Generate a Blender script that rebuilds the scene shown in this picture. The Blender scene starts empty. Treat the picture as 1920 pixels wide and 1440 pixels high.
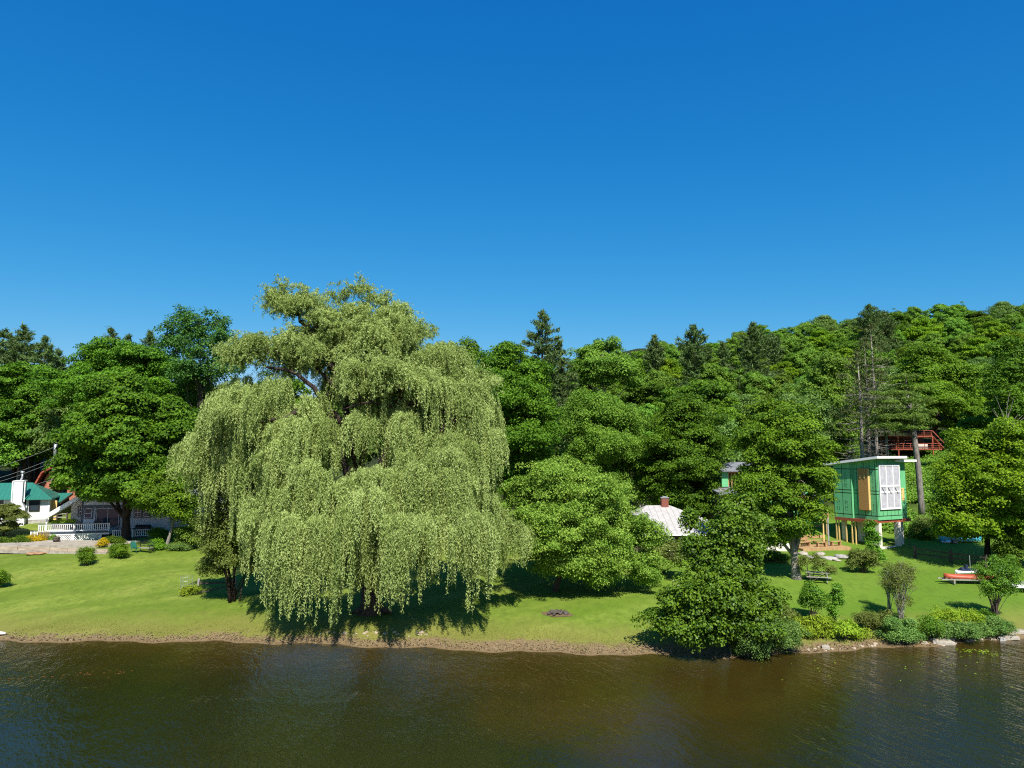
import bpy, math, random
import numpy as np
from mathutils import Vector, Matrix

S = bpy.context.scene
COL = S.collection
R = math.radians
rng = np.random.default_rng(7)
random.seed(7)

# ------------------------------------------------------------------ camera model (photo is 1920 x 1440)
FPX, CAMZ, PITCH = 1331.0, 12.0, R(5.58)
CP, SP = math.cos(PITCH), math.sin(PITCH)


def ray(px, py):
    u = (px - 960.0) / FPX
    v = (720.0 - py) / FPX
    Y = CP - SP * v
    return u / Y, (SP + CP * v) / Y


def P(px, py, D):
    """point seen at photo pixel px,py standing D metres away (along +Y)"""
    a, b = ray(px, py)
    return Vector((a * D, D, CAMZ + b * D))


def mpp(D):
    return D / FPX * 1.015


cam_d = bpy.data.cameras.new('camera')
cam_d.sensor_width = 36.0
cam_d.lens = 36.0 * FPX / 1920.0
cam_d.clip_start = 0.5
cam_d.clip_end = 6000
cam = bpy.data.objects.new('camera', cam_d)
COL.objects.link(cam)
cam.location = (0, 0, CAMZ)
cam.rotation_euler = (math.pi / 2 + PITCH, 0, 0)
S.camera = cam

# ------------------------------------------------------------------ light
SUN_EL, SUN_AZ = R(49), R(169)          # azimuth measured clockwise from +Y
w = bpy.data.worlds.new('World')
S.world = w
w.use_nodes = True
nt = w.node_tree
nt.nodes.clear()
sky = nt.nodes.new('ShaderNodeTexSky')
sky.sky_type = 'NISHITA'
sky.sun_disc = False
sky.sun_elevation = SUN_EL
sky.sun_rotation = SUN_AZ
sky.altitude = 300
sky.air_density = 1.0
sky.dust_density = 0.35
sky.ozone_density = 3.0
sep = nt.nodes.new('ShaderNodeSeparateColor')
com = nt.nodes.new('ShaderNodeCombineColor')
nt.links.new(sky.outputs[0], sep.inputs[0])
for i_, (k_, e_) in enumerate(((.107, 2.3), (1.204, .91), (3.337, .51))):   # clear, deep blue midsummer air
    pw = nt.nodes.new('ShaderNodeMath')
    pw.operation = 'POWER'
    pw.inputs[1].default_value = e_
    ml = nt.nodes.new('ShaderNodeMath')
    ml.operation = 'MULTIPLY'
    ml.inputs[1].default_value = k_
    nt.links.new(sep.outputs[i_], pw.inputs[0])
    nt.links.new(pw.outputs[0], ml.inputs[0])
    nt.links.new(ml.outputs[0], com.inputs[i_])
bg = nt.nodes.new('ShaderNodeBackground')
bg.inputs[1].default_value = 0.056
out = nt.nodes.new('ShaderNodeOutputWorld')
nt.links.new(com.outputs[0], bg.inputs[0])
nt.links.new(bg.outputs[0], out.inputs[0])

sun_d = bpy.data.lights.new('sun', 'SUN')
sun_d.energy = 5.0
sun_d.angle = R(0.53)
sun_d.color = (1.0, 0.95, 0.86)
sun = bpy.data.objects.new('sun', sun_d)
COL.objects.link(sun)
sd = Vector((math.sin(SUN_AZ) * math.cos(SUN_EL), math.cos(SUN_AZ) * math.cos(SUN_EL), math.sin(SUN_EL)))
sun.rotation_euler = sd.to_track_quat('Z', 'Y').to_euler()
sun.location = (0, -40, 60)

S.view_settings.view_transform = 'Standard'
S.view_settings.look = 'None'
S.view_settings.exposure = 0.72
S.view_settings.gamma = 1.0
cy = S.cycles
cy.max_bounces = 6
cy.diffuse_bounces = 3
cy.glossy_bounces = 2
cy.transmission_bounces = 3
cy.transparent_max_bounces = 6
cy.caustics_reflective = False
cy.caustics_refractive = False
cy.use_denoising = False
cy.use_adaptive_sampling = False
cy.filter_width = 1.15

# ------------------------------------------------------------------ object helpers


def tag(o, label=None, cat=None, group=None, kind=None):
    if label:
        o['label'] = label
    if cat:
        o['category'] = cat
    if group:
        o['group'] = group
    if kind:
        o['kind'] = kind
    return o


def empty(name, loc, label=None, cat=None, group=None, rz=0.0):
    o = bpy.data.objects.new(name, None)
    o.empty_display_size = 0.3
    COL.objects.link(o)
    o.location = loc
    o.rotation_euler = (0, 0, rz)
    tag(o, label, cat, group)
    return o


def link(name, me, parent=None):
    o = bpy.data.objects.new(name, me)
    COL.objects.link(o)
    if parent is not None:
        o.parent = parent
    return o


class MB:
    """collects shapes, then links them as ONE mesh object"""

    def __init__(self):
        self.v, self.f = [], []

    def add(self, vs, fs):
        n = len(self.v)
        self.v += [tuple(p) for p in vs]
        self.f += [tuple(i + n for i in q) for q in fs]
        return self

    def box(self, x0, x1, y0, y1, z0, z1):
        vs = [(x0, y0, z0), (x1, y0, z0), (x1, y1, z0), (x0, y1, z0), (x0, y0, z1), (x1, y0, z1), (x1, y1, z1), (x0, y1, z1)]
        return self.add(vs, [(0, 3, 2, 1), (4, 5, 6, 7), (0, 1, 5, 4), (1, 2, 6, 5), (2, 3, 7, 6), (3, 0, 4, 7)])

    def hexa(self, p):      # 8 points, bottom ring then top ring
        return self.add(p, [(0, 3, 2, 1), (4, 5, 6, 7), (0, 1, 5, 4), (1, 2, 6, 5), (2, 3, 7, 6), (3, 0, 4, 7)])

    def slab(self, pts, t):     # polygon pushed along its normal by t
        pts = [Vector(p) for p in pts]
        n = (pts[1] - pts[0]).cross(pts[2] - pts[0]).normalized() * t
        k = len(pts)
        vs = pts + [p + n for p in pts]
        fs = [tuple(range(k - 1, -1, -1)), tuple(range(k, 2 * k))]
        for i in range(k):
            j = (i + 1) % k
            fs.append((i, j, k + j, k + i))
        return self.add(vs, fs)

    def bar(self, a, b, w, h=None):     # square bar between two points
        a, b = Vector(a), Vector(b)
        h = h or w
        d = (b - a).normalized()
        up = Vector((0, 0, 1)) if abs(d.z) < .95 else Vector((0, 1, 0))
        s = d.cross(up).normalized()
        t = s.cross(d).normalized()
        q = [(-1, -1), (1, -1), (1, 1), (-1, 1)]
        vs = [a + s * (i * w / 2) + t * (j * h / 2) for i, j in q] + [b + s * (i * w / 2) + t * (j * h / 2) for i, j in q]
        return self.hexa(vs)

    def tube(self, path, rad, n=8, cap=True):
        path = [Vector(p) for p in path]
        if not hasattr(rad, '__len__'):
            rad = [rad] * len(path)
        rings = []
        s = None
        for i, p in enumerate(path):
            d = (path[min(i + 1, len(path) - 1)] - path[max(i - 1, 0)])
            if d.length < 1e-6:
                d = Vector((0, 0, 1))
            d.normalize()
            if s is None:
                s = d.orthogonal().normalized()
            s = (s - d * s.dot(d))
            s = s.normalized() if s.length > 1e-6 else d.orthogonal().normalized()
            t = d.cross(s)
            rings.append([p + (s * math.cos(2 * math.pi * k / n) + t * math.sin(2 * math.pi * k / n)) * rad[i] for k in range(n)])
        vs = [q for r_ in rings for q in r_]
        fs = []
        for i in range(len(path) - 1):
            for k in range(n):
                k2 = (k + 1) % n
                fs.append((i * n + k, i * n + k2, (i + 1) * n + k2, (i + 1) * n + k))
        if cap:
            fs.append(tuple(range(n - 1, -1, -1)))
            m = (len(path) - 1) * n
            fs.append(tuple(range(m, m + n)))
        return self.add(vs, fs)

    def rock(self, c, r, seed=0, flat=.6, n=10):
        rg = random.Random(seed)
        ph = [(rg.uniform(0, 6.28), rg.uniform(1, 3), rg.uniform(.06, .2)) for _ in range(5)]
        rx, ry = r if hasattr(r, '__len__') else (r, r * rg.uniform(.7, 1.0))
        m = 6
        vs, fs = [], []
        for i in range(m + 1):
            th = math.pi * i / m
            for k in range(n):
                a = 2 * math.pi * k / n
                q = 1 + sum(am * math.sin(a * round(fr) + p_ + th * fr) for p_, fr, am in ph)
                z = math.cos(th)
                z = math.copysign(abs(z) ** .8, z)
                vs.append((c[0] + rx * q * math.sin(th) * math.cos(a), c[1] + ry * q * math.sin(th) * math.sin(a), c[2] + rx * flat * z * q))
        for i in range(m):
            for k in range(n):
                k2 = (k + 1) % n
                fs.append((i * n + k, (i + 1) * n + k, (i + 1) * n + k2, i * n + k2))
        return self.add(vs, fs)

    def build(self, name, mat, parent=None, smooth=False, bevel=0.0):
        me = bpy.data.meshes.new(name)
        me.from_pydata(self.v, [], self.f)
        if smooth:
            me.polygons.foreach_set('use_smooth', [True] * len(me.polygons))
        me.materials.append(mat)
        o = link(name, me, parent)
        if bevel:
            b = o.modifiers.new('bevel', 'BEVEL')
            b.width = bevel
            b.segments = 2
            b.limit_method = 'ANGLE'
        return o


# ------------------------------------------------------------------ materials


def newmat(name):
    m = bpy.data.materials.new(name)
    m.use_nodes = True
    t = m.node_tree
    t.nodes.clear()
    o = t.nodes.new('ShaderNodeOutputMaterial')
    return m, t, o


def c4(c):
    return (c[0], c[1], c[2], 1.0)


def ramp(t, fac, stops):
    r_ = t.nodes.new('ShaderNodeValToRGB')
    e = r_.color_ramp.elements
    while len(e) < len(stops):
        e.new(0.5)
    for k, (p, c) in enumerate(stops):
        e[k].position = p
        e[k].color = c4(c) if hasattr(c, '__len__') else (c, c, c, 1)
    t.links.new(fac, r_.inputs[0])
    return r_.outputs[0]


def noise(t, vec, scale, detail=4, rough=.55):
    n = t.nodes.new('ShaderNodeTexNoise')
    n.inputs['Scale'].default_value = scale
    n.inputs['Detail'].default_value = detail
    n.inputs['Roughness'].default_value = rough
    if vec is not None:
        t.links.new(vec, n.inputs['Vector'])
    return n.outputs[0]


def mapping(t, src, scale=(1, 1, 1), rot=(0, 0, 0)):
    m = t.nodes.new('ShaderNodeMapping')
    m.inputs['Scale'].default_value = scale
    m.inputs['Rotation'].default_value = rot
    t.links.new(src, m.inputs[0])
    return m.outputs[0]


def mixc(t, fac, a, b, mode='MIX'):
    m = t.nodes.new('ShaderNodeMix')
    m.data_type = 'RGBA'
    m.blend_type = mode
    for inp, val in ((m.inputs[0], fac), (m.inputs[6], a), (m.inputs[7], b)):
        if hasattr(val, 'is_linked') or isinstance(val, bpy.types.NodeSocket):
            t.links.new(val, inp)
        elif hasattr(val, '__len__'):
            inp.default_value = c4(val)
        else:
            inp.default_value = val
    return m.outputs[2]


def mathn(t, op, a, b=None, clamp=False):
    m = t.nodes.new('ShaderNodeMath')
    m.operation = op
    m.use_clamp = clamp
    for i, val in enumerate((a, b)):
        if val is None:
            continue
        if isinstance(val, bpy.types.NodeSocket):
            t.links.new(val, m.inputs[i])
        else:
            m.inputs[i].default_value = val
    return m.outputs[0]


def plain(name, c1, c2=None, scale=3.0, rough=.7, bump=0.0, bscale=None, stretch=(1, 1, 1), spec=.3, metal=0.0, detail=5):
    """surface with noise-varied colour and optional fine relief"""
    m, t, o = newmat(name)
    b = t.nodes.new('ShaderNodeBsdfPrincipled')
    b.inputs['Roughness'].default_value = rough
    b.inputs['Specular IOR Level'].default_value = spec
    b.inputs['Metallic'].default_value = metal
    tc = t.nodes.new('ShaderNodeTexCoord').outputs['Object']
    vec = mapping(t, tc, stretch)
    c2 = c2 or tuple(x * .75 for x in c1)
    n = noise(t, vec, scale, detail)
    t.links.new(ramp(t, n, [(.3, c2), (.7, c1)]), b.inputs['Base Color'])
    if bump:
        bn = t.nodes.new('ShaderNodeBump')
        bn.inputs['Strength'].default_value = bump
        bn.inputs['Distance'].default_value = .02
        t.links.new(noise(t, vec, bscale or scale * 4, 4), bn.inputs['Height'])
        t.links.new(bn.outputs[0], b.inputs['Normal'])
    t.links.new(b.outputs[0], o.inputs[0])
    return m


def boards(name, c1, c2, period=.18, axis=2, gap=.1, rough=.7, dark=.45, relief=.6):
    """clapboard / plank / standing-seam surface: lines every `period` metres along an axis of the object"""
    m, t, o = newmat(name)
    b = t.nodes.new('ShaderNodeBsdfPrincipled')
    b.inputs['Roughness'].default_value = rough
    b.inputs['Specular IOR Level'].default_value = .3
    tc = t.nodes.new('ShaderNodeTexCoord').outputs['Object']
    sep = t.nodes.new('ShaderNodeSeparateXYZ')
    t.links.new(tc, sep.inputs[0])
    a = mathn(t, 'DIVIDE', sep.outputs[axis], period)
    fr = mathn(t, 'FRACT', a)
    ln = mathn(t, 'LESS_THAN', fr, gap)
    n = noise(t, tc, 2.5, 5)
    col = ramp(t, n, [(.3, c2), (.7, c1)])
    dk = mixc(t, mathn(t, 'MULTIPLY', ln, dark), col, tuple(x * .3 for x in c1))
    t.links.new(dk, b.inputs['Base Color'])
    bn = t.nodes.new('ShaderNodeBump')
    bn.inputs['Strength'].default_value = relief
    bn.inputs['Distance'].default_value = .02
    t.links.new(fr, bn.inputs['Height'])
    t.links.new(bn.outputs[0], b.inputs['Normal'])
    t.links.new(b.outputs[0], o.inputs[0])
    return m


def leafmat(name, dark, light, trans=.3, rough=.55, spec=.14, objvar=.12):
    """leaf colour runs dark..light by the leaf's own 'var' value; thin, so part of the light passes through"""
    m, t, o = newmat(name)
    at = t.nodes.new('ShaderNodeAttribute')
    at.attribute_name = 'var'
    col = ramp(t, at.outputs['Fac'], [(.0, dark), (1.0, light)])
    oi = t.nodes.new('ShaderNodeObjectInfo')
    hs = t.nodes.new('ShaderNodeHueSaturation')
    t.links.new(col, hs.inputs['Color'])
    t.links.new(mathn(t, 'ADD', mathn(t, 'MULTIPLY', oi.outputs['Random'], objvar * .18), .5 - objvar * .10), hs.inputs['Hue'])
    t.links.new(mathn(t, 'ADD', mathn(t, 'MULTIPLY', oi.outputs['Random'], objvar * 3), 1 - objvar * 1.5), hs.inputs['Value'])
    b = t.nodes.new('ShaderNodeBsdfPrincipled')
    b.inputs['Roughness'].default_value = rough
    b.inputs['Specular IOR Level'].default_value = spec
    t.links.new(hs.outputs[0], b.inputs['Base Color'])
    tr = t.nodes.new('ShaderNodeBsdfTranslucent')
    t.links.new(mixc(t, 1.0, hs.outputs[0], (1.12, 1.2, .55), 'MULTIPLY'), tr.inputs[0])
    mx = t.nodes.new('ShaderNodeMixShader')
    mx.inputs[0].default_value = trans
    t.links.new(b.outputs[0], mx.inputs[1])
    t.links.new(tr.outputs[0], mx.inputs[2])
    t.links.new(mx.outputs[0], o.inputs[0])
    return m


def barkmat(name, c1, c2, scale=6):
    return plain(name, c1, c2, scale=scale, rough=.9, bump=.9, bscale=scale * 2.5, stretch=(1, 1, .25), spec=.15)


M = {}
# leaves
M['maple'] = leafmat('maple_leaf', (.041, .112, .007), (.190, .345, .019))
M['maple_deep'] = leafmat('deep_maple_leaf', (.029, .086, .006), (.138, .272, .016))
M['maple_gold'] = leafmat('golden_maple_leaf', (.062, .145, .006), (.240, .365, .014))
M['dark'] = leafmat('dark_leaf', (.030, .080, .006), (.140, .250, .016))
M['blue'] = leafmat('cool_green_leaf', (.026, .085, .015), (.105, .230, .040))
M['light'] = leafmat('pale_leaf', (.085, .170, .014), (.280, .385, .060))
M['hill'] = leafmat('hill_leaf', (.060, .142, .013), (.222, .378, .044), objvar=.16)
M['willow'] = leafmat('willow_leaf', (.175, .248, .052), (.480, .570, .205), trans=.32, objvar=0)
M['pine'] = leafmat('pine_needles', (.040, .085, .022), (.140, .215, .060), trans=.12, rough=.6, objvar=.06)
M['shelfpine'] = leafmat('bright_pine_needles', (.050, .100, .014), (.180, .270, .040), trans=.15, rough=.6, objvar=0)  # brighter yellow-green needles for the leaning pine
M['deadpine'] = leafmat('thin_pine_needles', (.055, .085, .024), (.150, .180, .060), trans=.12, rough=.7, objvar=.06)
M['shore'] = leafmat('glossy_shore_leaf', (.034, .105, .008), (.180, .340, .022), rough=.45, spec=.25)
M['fern'] = leafmat('fern_leaf', (.130, .230, .014), (.360, .470, .035))
M['olive'] = leafmat('olive_leaf', (.070, .110, .018), (.220, .265, .060))
M['bluegreen'] = leafmat('grey_green_leaf', (.065, .142, .026), (.215, .345, .078))
M['yellow'] = leafmat('yellow_leaf', (.280, .210, .008), (.680, .480, .015), objvar=0)
M['straw'] = leafmat('straw_blade', (.330, .270, .130), (.620, .520, .300), objvar=0)
M['grassblade'] = leafmat('grass_blade', (.125, .155, .022), (.300, .320, .075), objvar=0)
M['rust'] = leafmat('rust_leaf', (.150, .060, .020), (.300, .130, .040), objvar=0)
# bark and wood
M['bark'] = barkmat('grey_brown_bark', (.120, .095, .072), (.035, .026, .020))
M['barkdark'] = barkmat('dark_bark', (.060, .046, .036), (.018, .013, .010))
M['barkgrey'] = barkmat('grey_bark', (.270, .245, .215), (.085, .075, .065))
M['barkpale'] = barkmat('pale_bark', (.330, .300, .260), (.120, .105, .090))
M['wood'] = plain('new_lumber', (.430, .275, .135), (.300, .180, .080), scale=5, stretch=(1, 1, .3), rough=.7)
M['lumber'] = plain('yellow_lumber', (.700, .500, .200), (.560, .370, .120), scale=4, rough=.7)
M['wood_red'] = plain('red_stained_wood', (.330, .085, .045), (.220, .050, .026), scale=4, rough=.7)
M['wood_grey'] = plain('weathered_wood', (.330, .310, .270), (.200, .180, .150), scale=5, rough=.85)
M['wood_dark'] = plain('dark_weathered_wood', (.110, .090, .070), (.050, .040, .030), scale=5, rough=.85)
# paint, metal, stone
M['white'] = plain('white_paint', (.800, .800, .780), (.720, .720, .700), scale=1.5, rough=.5)
M['siding'] = boards('white_clapboard', (.620, .625, .640), (.560, .565, .580), period=.19, axis=2, gap=.12, dark=.16, relief=.2)
M['darkblue'] = plain('slate_blue_paint', (.035, .055, .080), (.025, .040, .060), scale=2, rough=.5)
M['roofgreen'] = boards('green_standing_seam', (.030, .170, .125), (.024, .140, .105), period=.42, axis=0, gap=.08, rough=.4)
M['roofwhite'] = boards('pale_metal_roof', (.470, .450, .425), (.350, .330, .310), period=.55, axis=0, gap=.12, rough=.45)
M['brick_red'] = plain('red_brick', (.250, .080, .055), (.150, .050, .036), scale=9, rough=.85)
M['redhouse'] = boards('red_brown_siding', (.440, .165, .100), (.350, .125, .075), period=.25, axis=2, gap=.1)
M['concrete'] = plain('pale_concrete', (.680, .640, .560), (.590, .550, .470), scale=1.5, rough=.85, bump=.05)
M['stone'] = plain('grey_stone', (.420, .400, .370), (.230, .215, .195), scale=2.5, rough=.9, bump=.8)
M['stonepale'] = plain('pale_stone', (.400, .360, .300), (.230, .200, .160), scale=2.5, rough=.9, bump=.8)
M['rockdark'] = plain('dark_rubble', (.120, .100, .085), (.050, .042, .036), scale=5, rough=.95, bump=.9)
M['timber'] = plain('old_timber', (.450, .370, .280), (.270, .210, .150), scale=3, rough=.9, stretch=(.3, 1, 1))
M['metal'] = plain('galvanised_metal', (.480, .490, .500), (.380, .390, .400), scale=3, rough=.4, metal=.6)
M['black'] = plain('black_iron', (.020, .020, .021), (.012, .012, .013), scale=4, rough=.5)
M['roofgrey'] = plain('grey_roofing', (.200, .205, .220), (.110, .115, .125), scale=1.6, rough=.7)
M['green_panel'] = plain('green_sheathing', (.140, .450, .205), (.118, .395, .175), scale=1.2, rough=.6)
M['tape'] = plain('black_seam_tape', (.012, .030, .020), (.008, .020, .014), scale=4, rough=.5)
M['osb'] = plain('strand_board', (.480, .270, .090), (.250, .120, .035), scale=11, rough=.8, stretch=(1, 1, .6), detail=2)
M['wrap'] = plain('plastic_wrap', (.500, .495, .540), (.330, .330, .375), scale=2.2, rough=.4, bump=.7, bscale=5)
M['canoe_red'] = plain('red_hull', (.440, .090, .045), (.350, .065, .032), scale=2, rough=.45)
M['teal'] = plain('turquoise_hull', (.090, .430, .520), (.075, .360, .450), scale=2, rough=.4)
M['navy'] = plain('navy_cloth', (.018, .028, .070), (.012, .018, .045), scale=4, rough=.8)
M['orange'] = plain('orange_plastic', (.640, .130, .040), (.560, .100, .030), scale=3, rough=.5)
M['bluecloth'] = plain('bright_blue_plastic', (.040, .220, .520), (.030, .170, .420), scale=3, rough=.5)


def glassmat():
    m, t, o = newmat('window_glass')
    b = t.nodes.new('ShaderNodeBsdfPrincipled')
    b.inputs['Base Color'].default_value = (.030, .042, .055, 1)
    b.inputs['Roughness'].default_value = .06
    b.inputs['Specular IOR Level'].default_value = .35
    t.links.new(b.outputs[0], o.inputs[0])
    return m


M['glass'] = glassmat()

# ------------------------------------------------------------------ terrain
_shpx = [(-300, 1199), (0, 1203), (400, 1203), (600, 1208), (850, 1218), (1050, 1225), (1200, 1228), (1330, 1232), (1440, 1231), (1510, 1223), (1700, 1213), (1920, 1197), (2200, 1175)]
_shx, _shy = [], []
for a_, b_ in _shpx:
    q0, q1 = ray(a_, b_)
    D_ = -CAMZ / q1
    _shx.append(q0 * D_)
    _shy.append(D_)


def shore(x):
    x = np.asarray(x, float)
    return np.interp(x, _shx, _shy) + .25 * np.sin(x * .9) + .15 * np.sin(x * 2.3 + 1)


_bd = [(-200, -3.0), (-22, -2.6), (-12, -1.5), (-5, -.55), (0, 0), (.5, .14), (1.3, .32), (2.2, .45), (4, .75), (8, 1.08), (14, 1.55), (25, 2.35), (30, 2.75), (42, 4.1), (60, 5.6), (2000, 5.6)]
_hd = [(-200, 0), (36, 0), (60, 1.8), (95, 6.4), (150, 19), (200, 33), (300, 58), (400, 74), (600, 84), (2000, 90)]
_gx = [(-600, .40), (-60, .48), (20, .72), (80, .98), (150, 1.05), (320, 1.14)]


def smooth1(xs, pts):
    a = [p[0] for p in pts]
    b = [p[1] for p in pts]
    return np.interp(xs, a, b)


def elev(x, y):
    x = np.asarray(x, float)
    y = np.asarray(y, float)
    d = y - shore(x)
    z = smooth1(d, _bd)
    # soften the hill breaks
    h = (smooth1(d - 6, _hd) + smooth1(d, _hd) + smooth1(d + 6, _hd)) / 3
    z = z + h * smooth1(x, _gx)
    k = np.clip((d - 4) / 8, 0, 1)
    z = z + k * (.16 * np.sin(x * .21 + .6) * np.sin(y * .17) + .06 * np.sin(x * .55 + y * .4))
    # low rise in the lawn in front of the white cottage
    z = z + .55 * np.exp(-(((x + 37) / 9) ** 2 + ((y - 71) / 6) ** 2))
    kh = np.clip((d - 60) / 60, 0, 1)
    z = z + kh * (1.5 * np.sin(x * .045 + 1.3) * np.sin(y * .05) + .8 * np.sin(x * .11 + y * .07))
    return z


def gz(x, y):
    return float(elev(x, y))


def G(px, py):
    """where the sight line of a photo pixel meets the terrain"""
    a, b = ray(px, py)
    lo = 30.0
    d = lo
    while d < 400:
        if CAMZ + b * d < gz(a * d, d):
            break
        d += .5
    hi, lo = d, d - .5
    for _ in range(18):
        m_ = (lo + hi) / 2
        if CAMZ + b * m_ < gz(a * m_, m_):
            hi = m_
        else:
            lo = m_
    return Vector((a * hi, hi, gz(a * hi, hi)))


def axis(spans):
    o = []
    for a, b, s in spans:
        o += list(np.arange(a, b, s))
    return np.array(o + [spans[-1][1]])


gxs = axis([(-2600, -600, 200), (-600, -140, 20), (-140, -60, 3), (-60, 60, .6), (60, 140, 2.5), (140, 600, 20), (600, 2600, 200)])
gys = axis([(-60, 0, 20), (0, 30, 4), (30, 42, 1.0), (42, 58, .3), (58, 90, .6), (90, 160, 2), (160, 500, 8), (500, 3000, 200)])
GX, GY = np.meshgrid(gxs, gys)
GZ = elev(GX, GY)
ny, nx = GX.shape


def grid_mesh(name, X, Y, Z):
    ny, nx = X.shape
    me = bpy.data.meshes.new(name)
    nv = nx * ny
    me.vertices.add(nv)
    me.vertices.foreach_set('co', np.stack([X, Y, Z], -1).reshape(-1).astype(np.float32))
    i = (np.arange(ny - 1)[:, None] * nx + np.arange(nx - 1)[None, :]).reshape(-1)
    q = np.stack([i, i + 1, i + nx + 1, i + nx], -1).astype(np.int32)
    nf = len(q)
    me.loops.add(nf * 4)
    me.loops.foreach_set('vertex_index', q.reshape(-1))
    me.polygons.add(nf)
    me.polygons.foreach_set('loop_start', (np.arange(nf) * 4).astype(np.int32))
    me.update(calc_edges=True)
    me.polygons.foreach_set('use_smooth', [True] * nf)
    return me


tm = grid_mesh('terrain', GX, GY, GZ)
at_ = tm.attributes.new('shore_distance', 'FLOAT', 'POINT')
at_.data.foreach_set('value', (GY - shore(GX)).reshape(-1).astype(np.float32))


def terrainmat():
    m, t, o = newmat('lawn_and_shore')
    b = t.nodes.new('ShaderNodeBsdfPrincipled')
    b.inputs['Roughness'].default_value = .9
    b.inputs['Specular IOR Level'].default_value = .15
    pos = t.nodes.new('ShaderNodeNewGeometry').outputs['Position']
    at = t.nodes.new('ShaderNodeAttribute')
    at.attribute_name = 'shore_distance'
    d = at.outputs['Fac']
    # grass: fine blades, patches, mowing passes
    fine = noise(t, mapping(t, pos, (1, .55, 1)), 3.2, 9, .85)
    patch = noise(t, pos, .35, 4)
    blotch = noise(t, pos, 1.3, 5, .6)
    mow = noise(t, mapping(t, mapping(t, pos, (1, 1, 1), (0, 0, R(-38))), (.05, .30, .3)), 1.0, 3, .5)
    mid = noise(t, mapping(t, pos, (1, .5, 1)), 2.2, 6, .7)
    g = ramp(t, fine, [(.25, (.076, .118, .012)), (.5, (.155, .212, .026)), (.76, (.270, .325, .060))])
    g = mixc(t, mathn(t, 'MULTIPLY', ramp(t, patch, [(.40, 0.0), (.65, 1.0)]), .55), g, (.235, .255, .052))
    g = mixc(t, mathn(t, 'MULTIPLY', ramp(t, mow, [(.42, 0.0), (.58, 1.0)]), .78), g, (.098, .158, .013))
    g = mixc(t, mathn(t, 'MULTIPLY', ramp(t, blotch, [(.50, 0.0), (.72, 1.0)]), .40), g, (.062, .105, .010))
    sxg = t.nodes.new('ShaderNodeSeparateXYZ')
    t.links.new(pos, sxg.inputs[0])
    lush = mathn(t, 'ADD', mathn(t, 'DIVIDE', sxg.outputs[0], 26.0), mathn(t, 'MULTIPLY', noise(t, pos, .12, 3), .8))
    g = mixc(t, mathn(t, 'MULTIPLY', ramp(t, lush, [(.45, 0.0), (.95, 1.0)]), .62), g, (.098, .200, .014))
    g = mixc(t, mathn(t, 'MULTIPLY', ramp(t, mid, [(.48, 0.0), (.68, 1.0)]), .62), g, (.080, .120, .014))
    # thin dry grass close to the beach
    dn = mathn(t, 'ADD', d, mathn(t, 'MULTIPLY', mathn(t, 'SUBTRACT', noise(t, pos, .55, 6, .7), .5), 5.0))
    dry = ramp(t, mathn(t, 'DIVIDE', dn, 9.0, True), [(.18, 1.0), (.62, 0.0)])
    g = mixc(t, mathn(t, 'MULTIPLY', dry, .6), g, (.200, .165, .048))
    # sand and gravel
    grav = noise(t, pos, 6.0, 8, .9)
    sand = ramp(t, grav, [(.30, (.070, .046, .022)), (.5, (.185, .130, .066)), (.64, (.270, .205, .120)), (.74, (.480, .420, .310))])
    dn2 = mathn(t, 'ADD', d, mathn(t, 'MULTIPLY', mathn(t, 'SUBTRACT', noise(t, pos, .8, 7, .75), .5), 3.4))
    sx0 = t.nodes.new('ShaderNodeSeparateXYZ')
    t.links.new(pos, sx0.inputs[0])
    wide = ramp(t, mathn(t, 'DIVIDE', mathn(t, 'ADD', sx0.outputs[0], 20.0), 50.0, True), [(.10, 0.0), (.38, 1.0), (.60, .8), (.75, .35)])
    dn2 = mathn(t, 'SUBTRACT', dn2, mathn(t, 'MULTIPLY', wide, .6))
    fs = ramp(t, mathn(t, 'DIVIDE', mathn(t, 'ADD', dn2, 1.5), 5.5, True), [(.36, 1.0), (.47, 0.0)])
    col = mixc(t, fs, g, sand)
    # wet margin
    wet = ramp(t, mathn(t, 'ADD', mathn(t, 'MULTIPLY', d, .8), .5, True), [(.25, 1.0), (.75, 0.0)])
    col = mixc(t, mathn(t, 'MULTIPLY', wet, .6), col, (.075, .046, .020))
    # lake bed: sand, brown weed, muddy bottom; light lost with depth painted dark
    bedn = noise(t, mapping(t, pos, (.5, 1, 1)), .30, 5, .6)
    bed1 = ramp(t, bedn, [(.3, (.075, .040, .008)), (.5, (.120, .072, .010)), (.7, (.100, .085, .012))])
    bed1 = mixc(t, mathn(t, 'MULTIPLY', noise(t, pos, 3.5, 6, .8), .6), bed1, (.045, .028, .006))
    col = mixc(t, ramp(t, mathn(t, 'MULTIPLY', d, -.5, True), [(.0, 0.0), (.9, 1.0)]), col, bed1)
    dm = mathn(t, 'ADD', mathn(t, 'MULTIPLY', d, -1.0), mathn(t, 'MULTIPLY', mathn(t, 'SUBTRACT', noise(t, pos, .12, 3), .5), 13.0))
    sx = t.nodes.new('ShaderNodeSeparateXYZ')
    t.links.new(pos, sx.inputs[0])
    sunny = ramp(t, mathn(t, 'DIVIDE', mathn(t, 'ADD', sx.outputs[0], 8.0), 30.0, True), [(.0, 0.0), (.45, 1.0), (.9, .3)])  # stretch where the painted deep-water darkening starts further offshore
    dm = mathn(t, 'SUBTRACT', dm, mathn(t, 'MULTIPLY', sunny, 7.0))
    mud_dimming = ramp(t, mathn(t, 'DIVIDE', dm, 12.0, True), [(.12, 0.0), (.55, 1.0)])
    col = mixc(t, mud_dimming, col, (.012, .018, .006))
    # woodland floor and rough slope
    fl = ramp(t, noise(t, pos, .8, 6), [(.35, (.014, .018, .006)), (.6, (.030, .045, .009)), (.8, (.060, .042, .024))])
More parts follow.
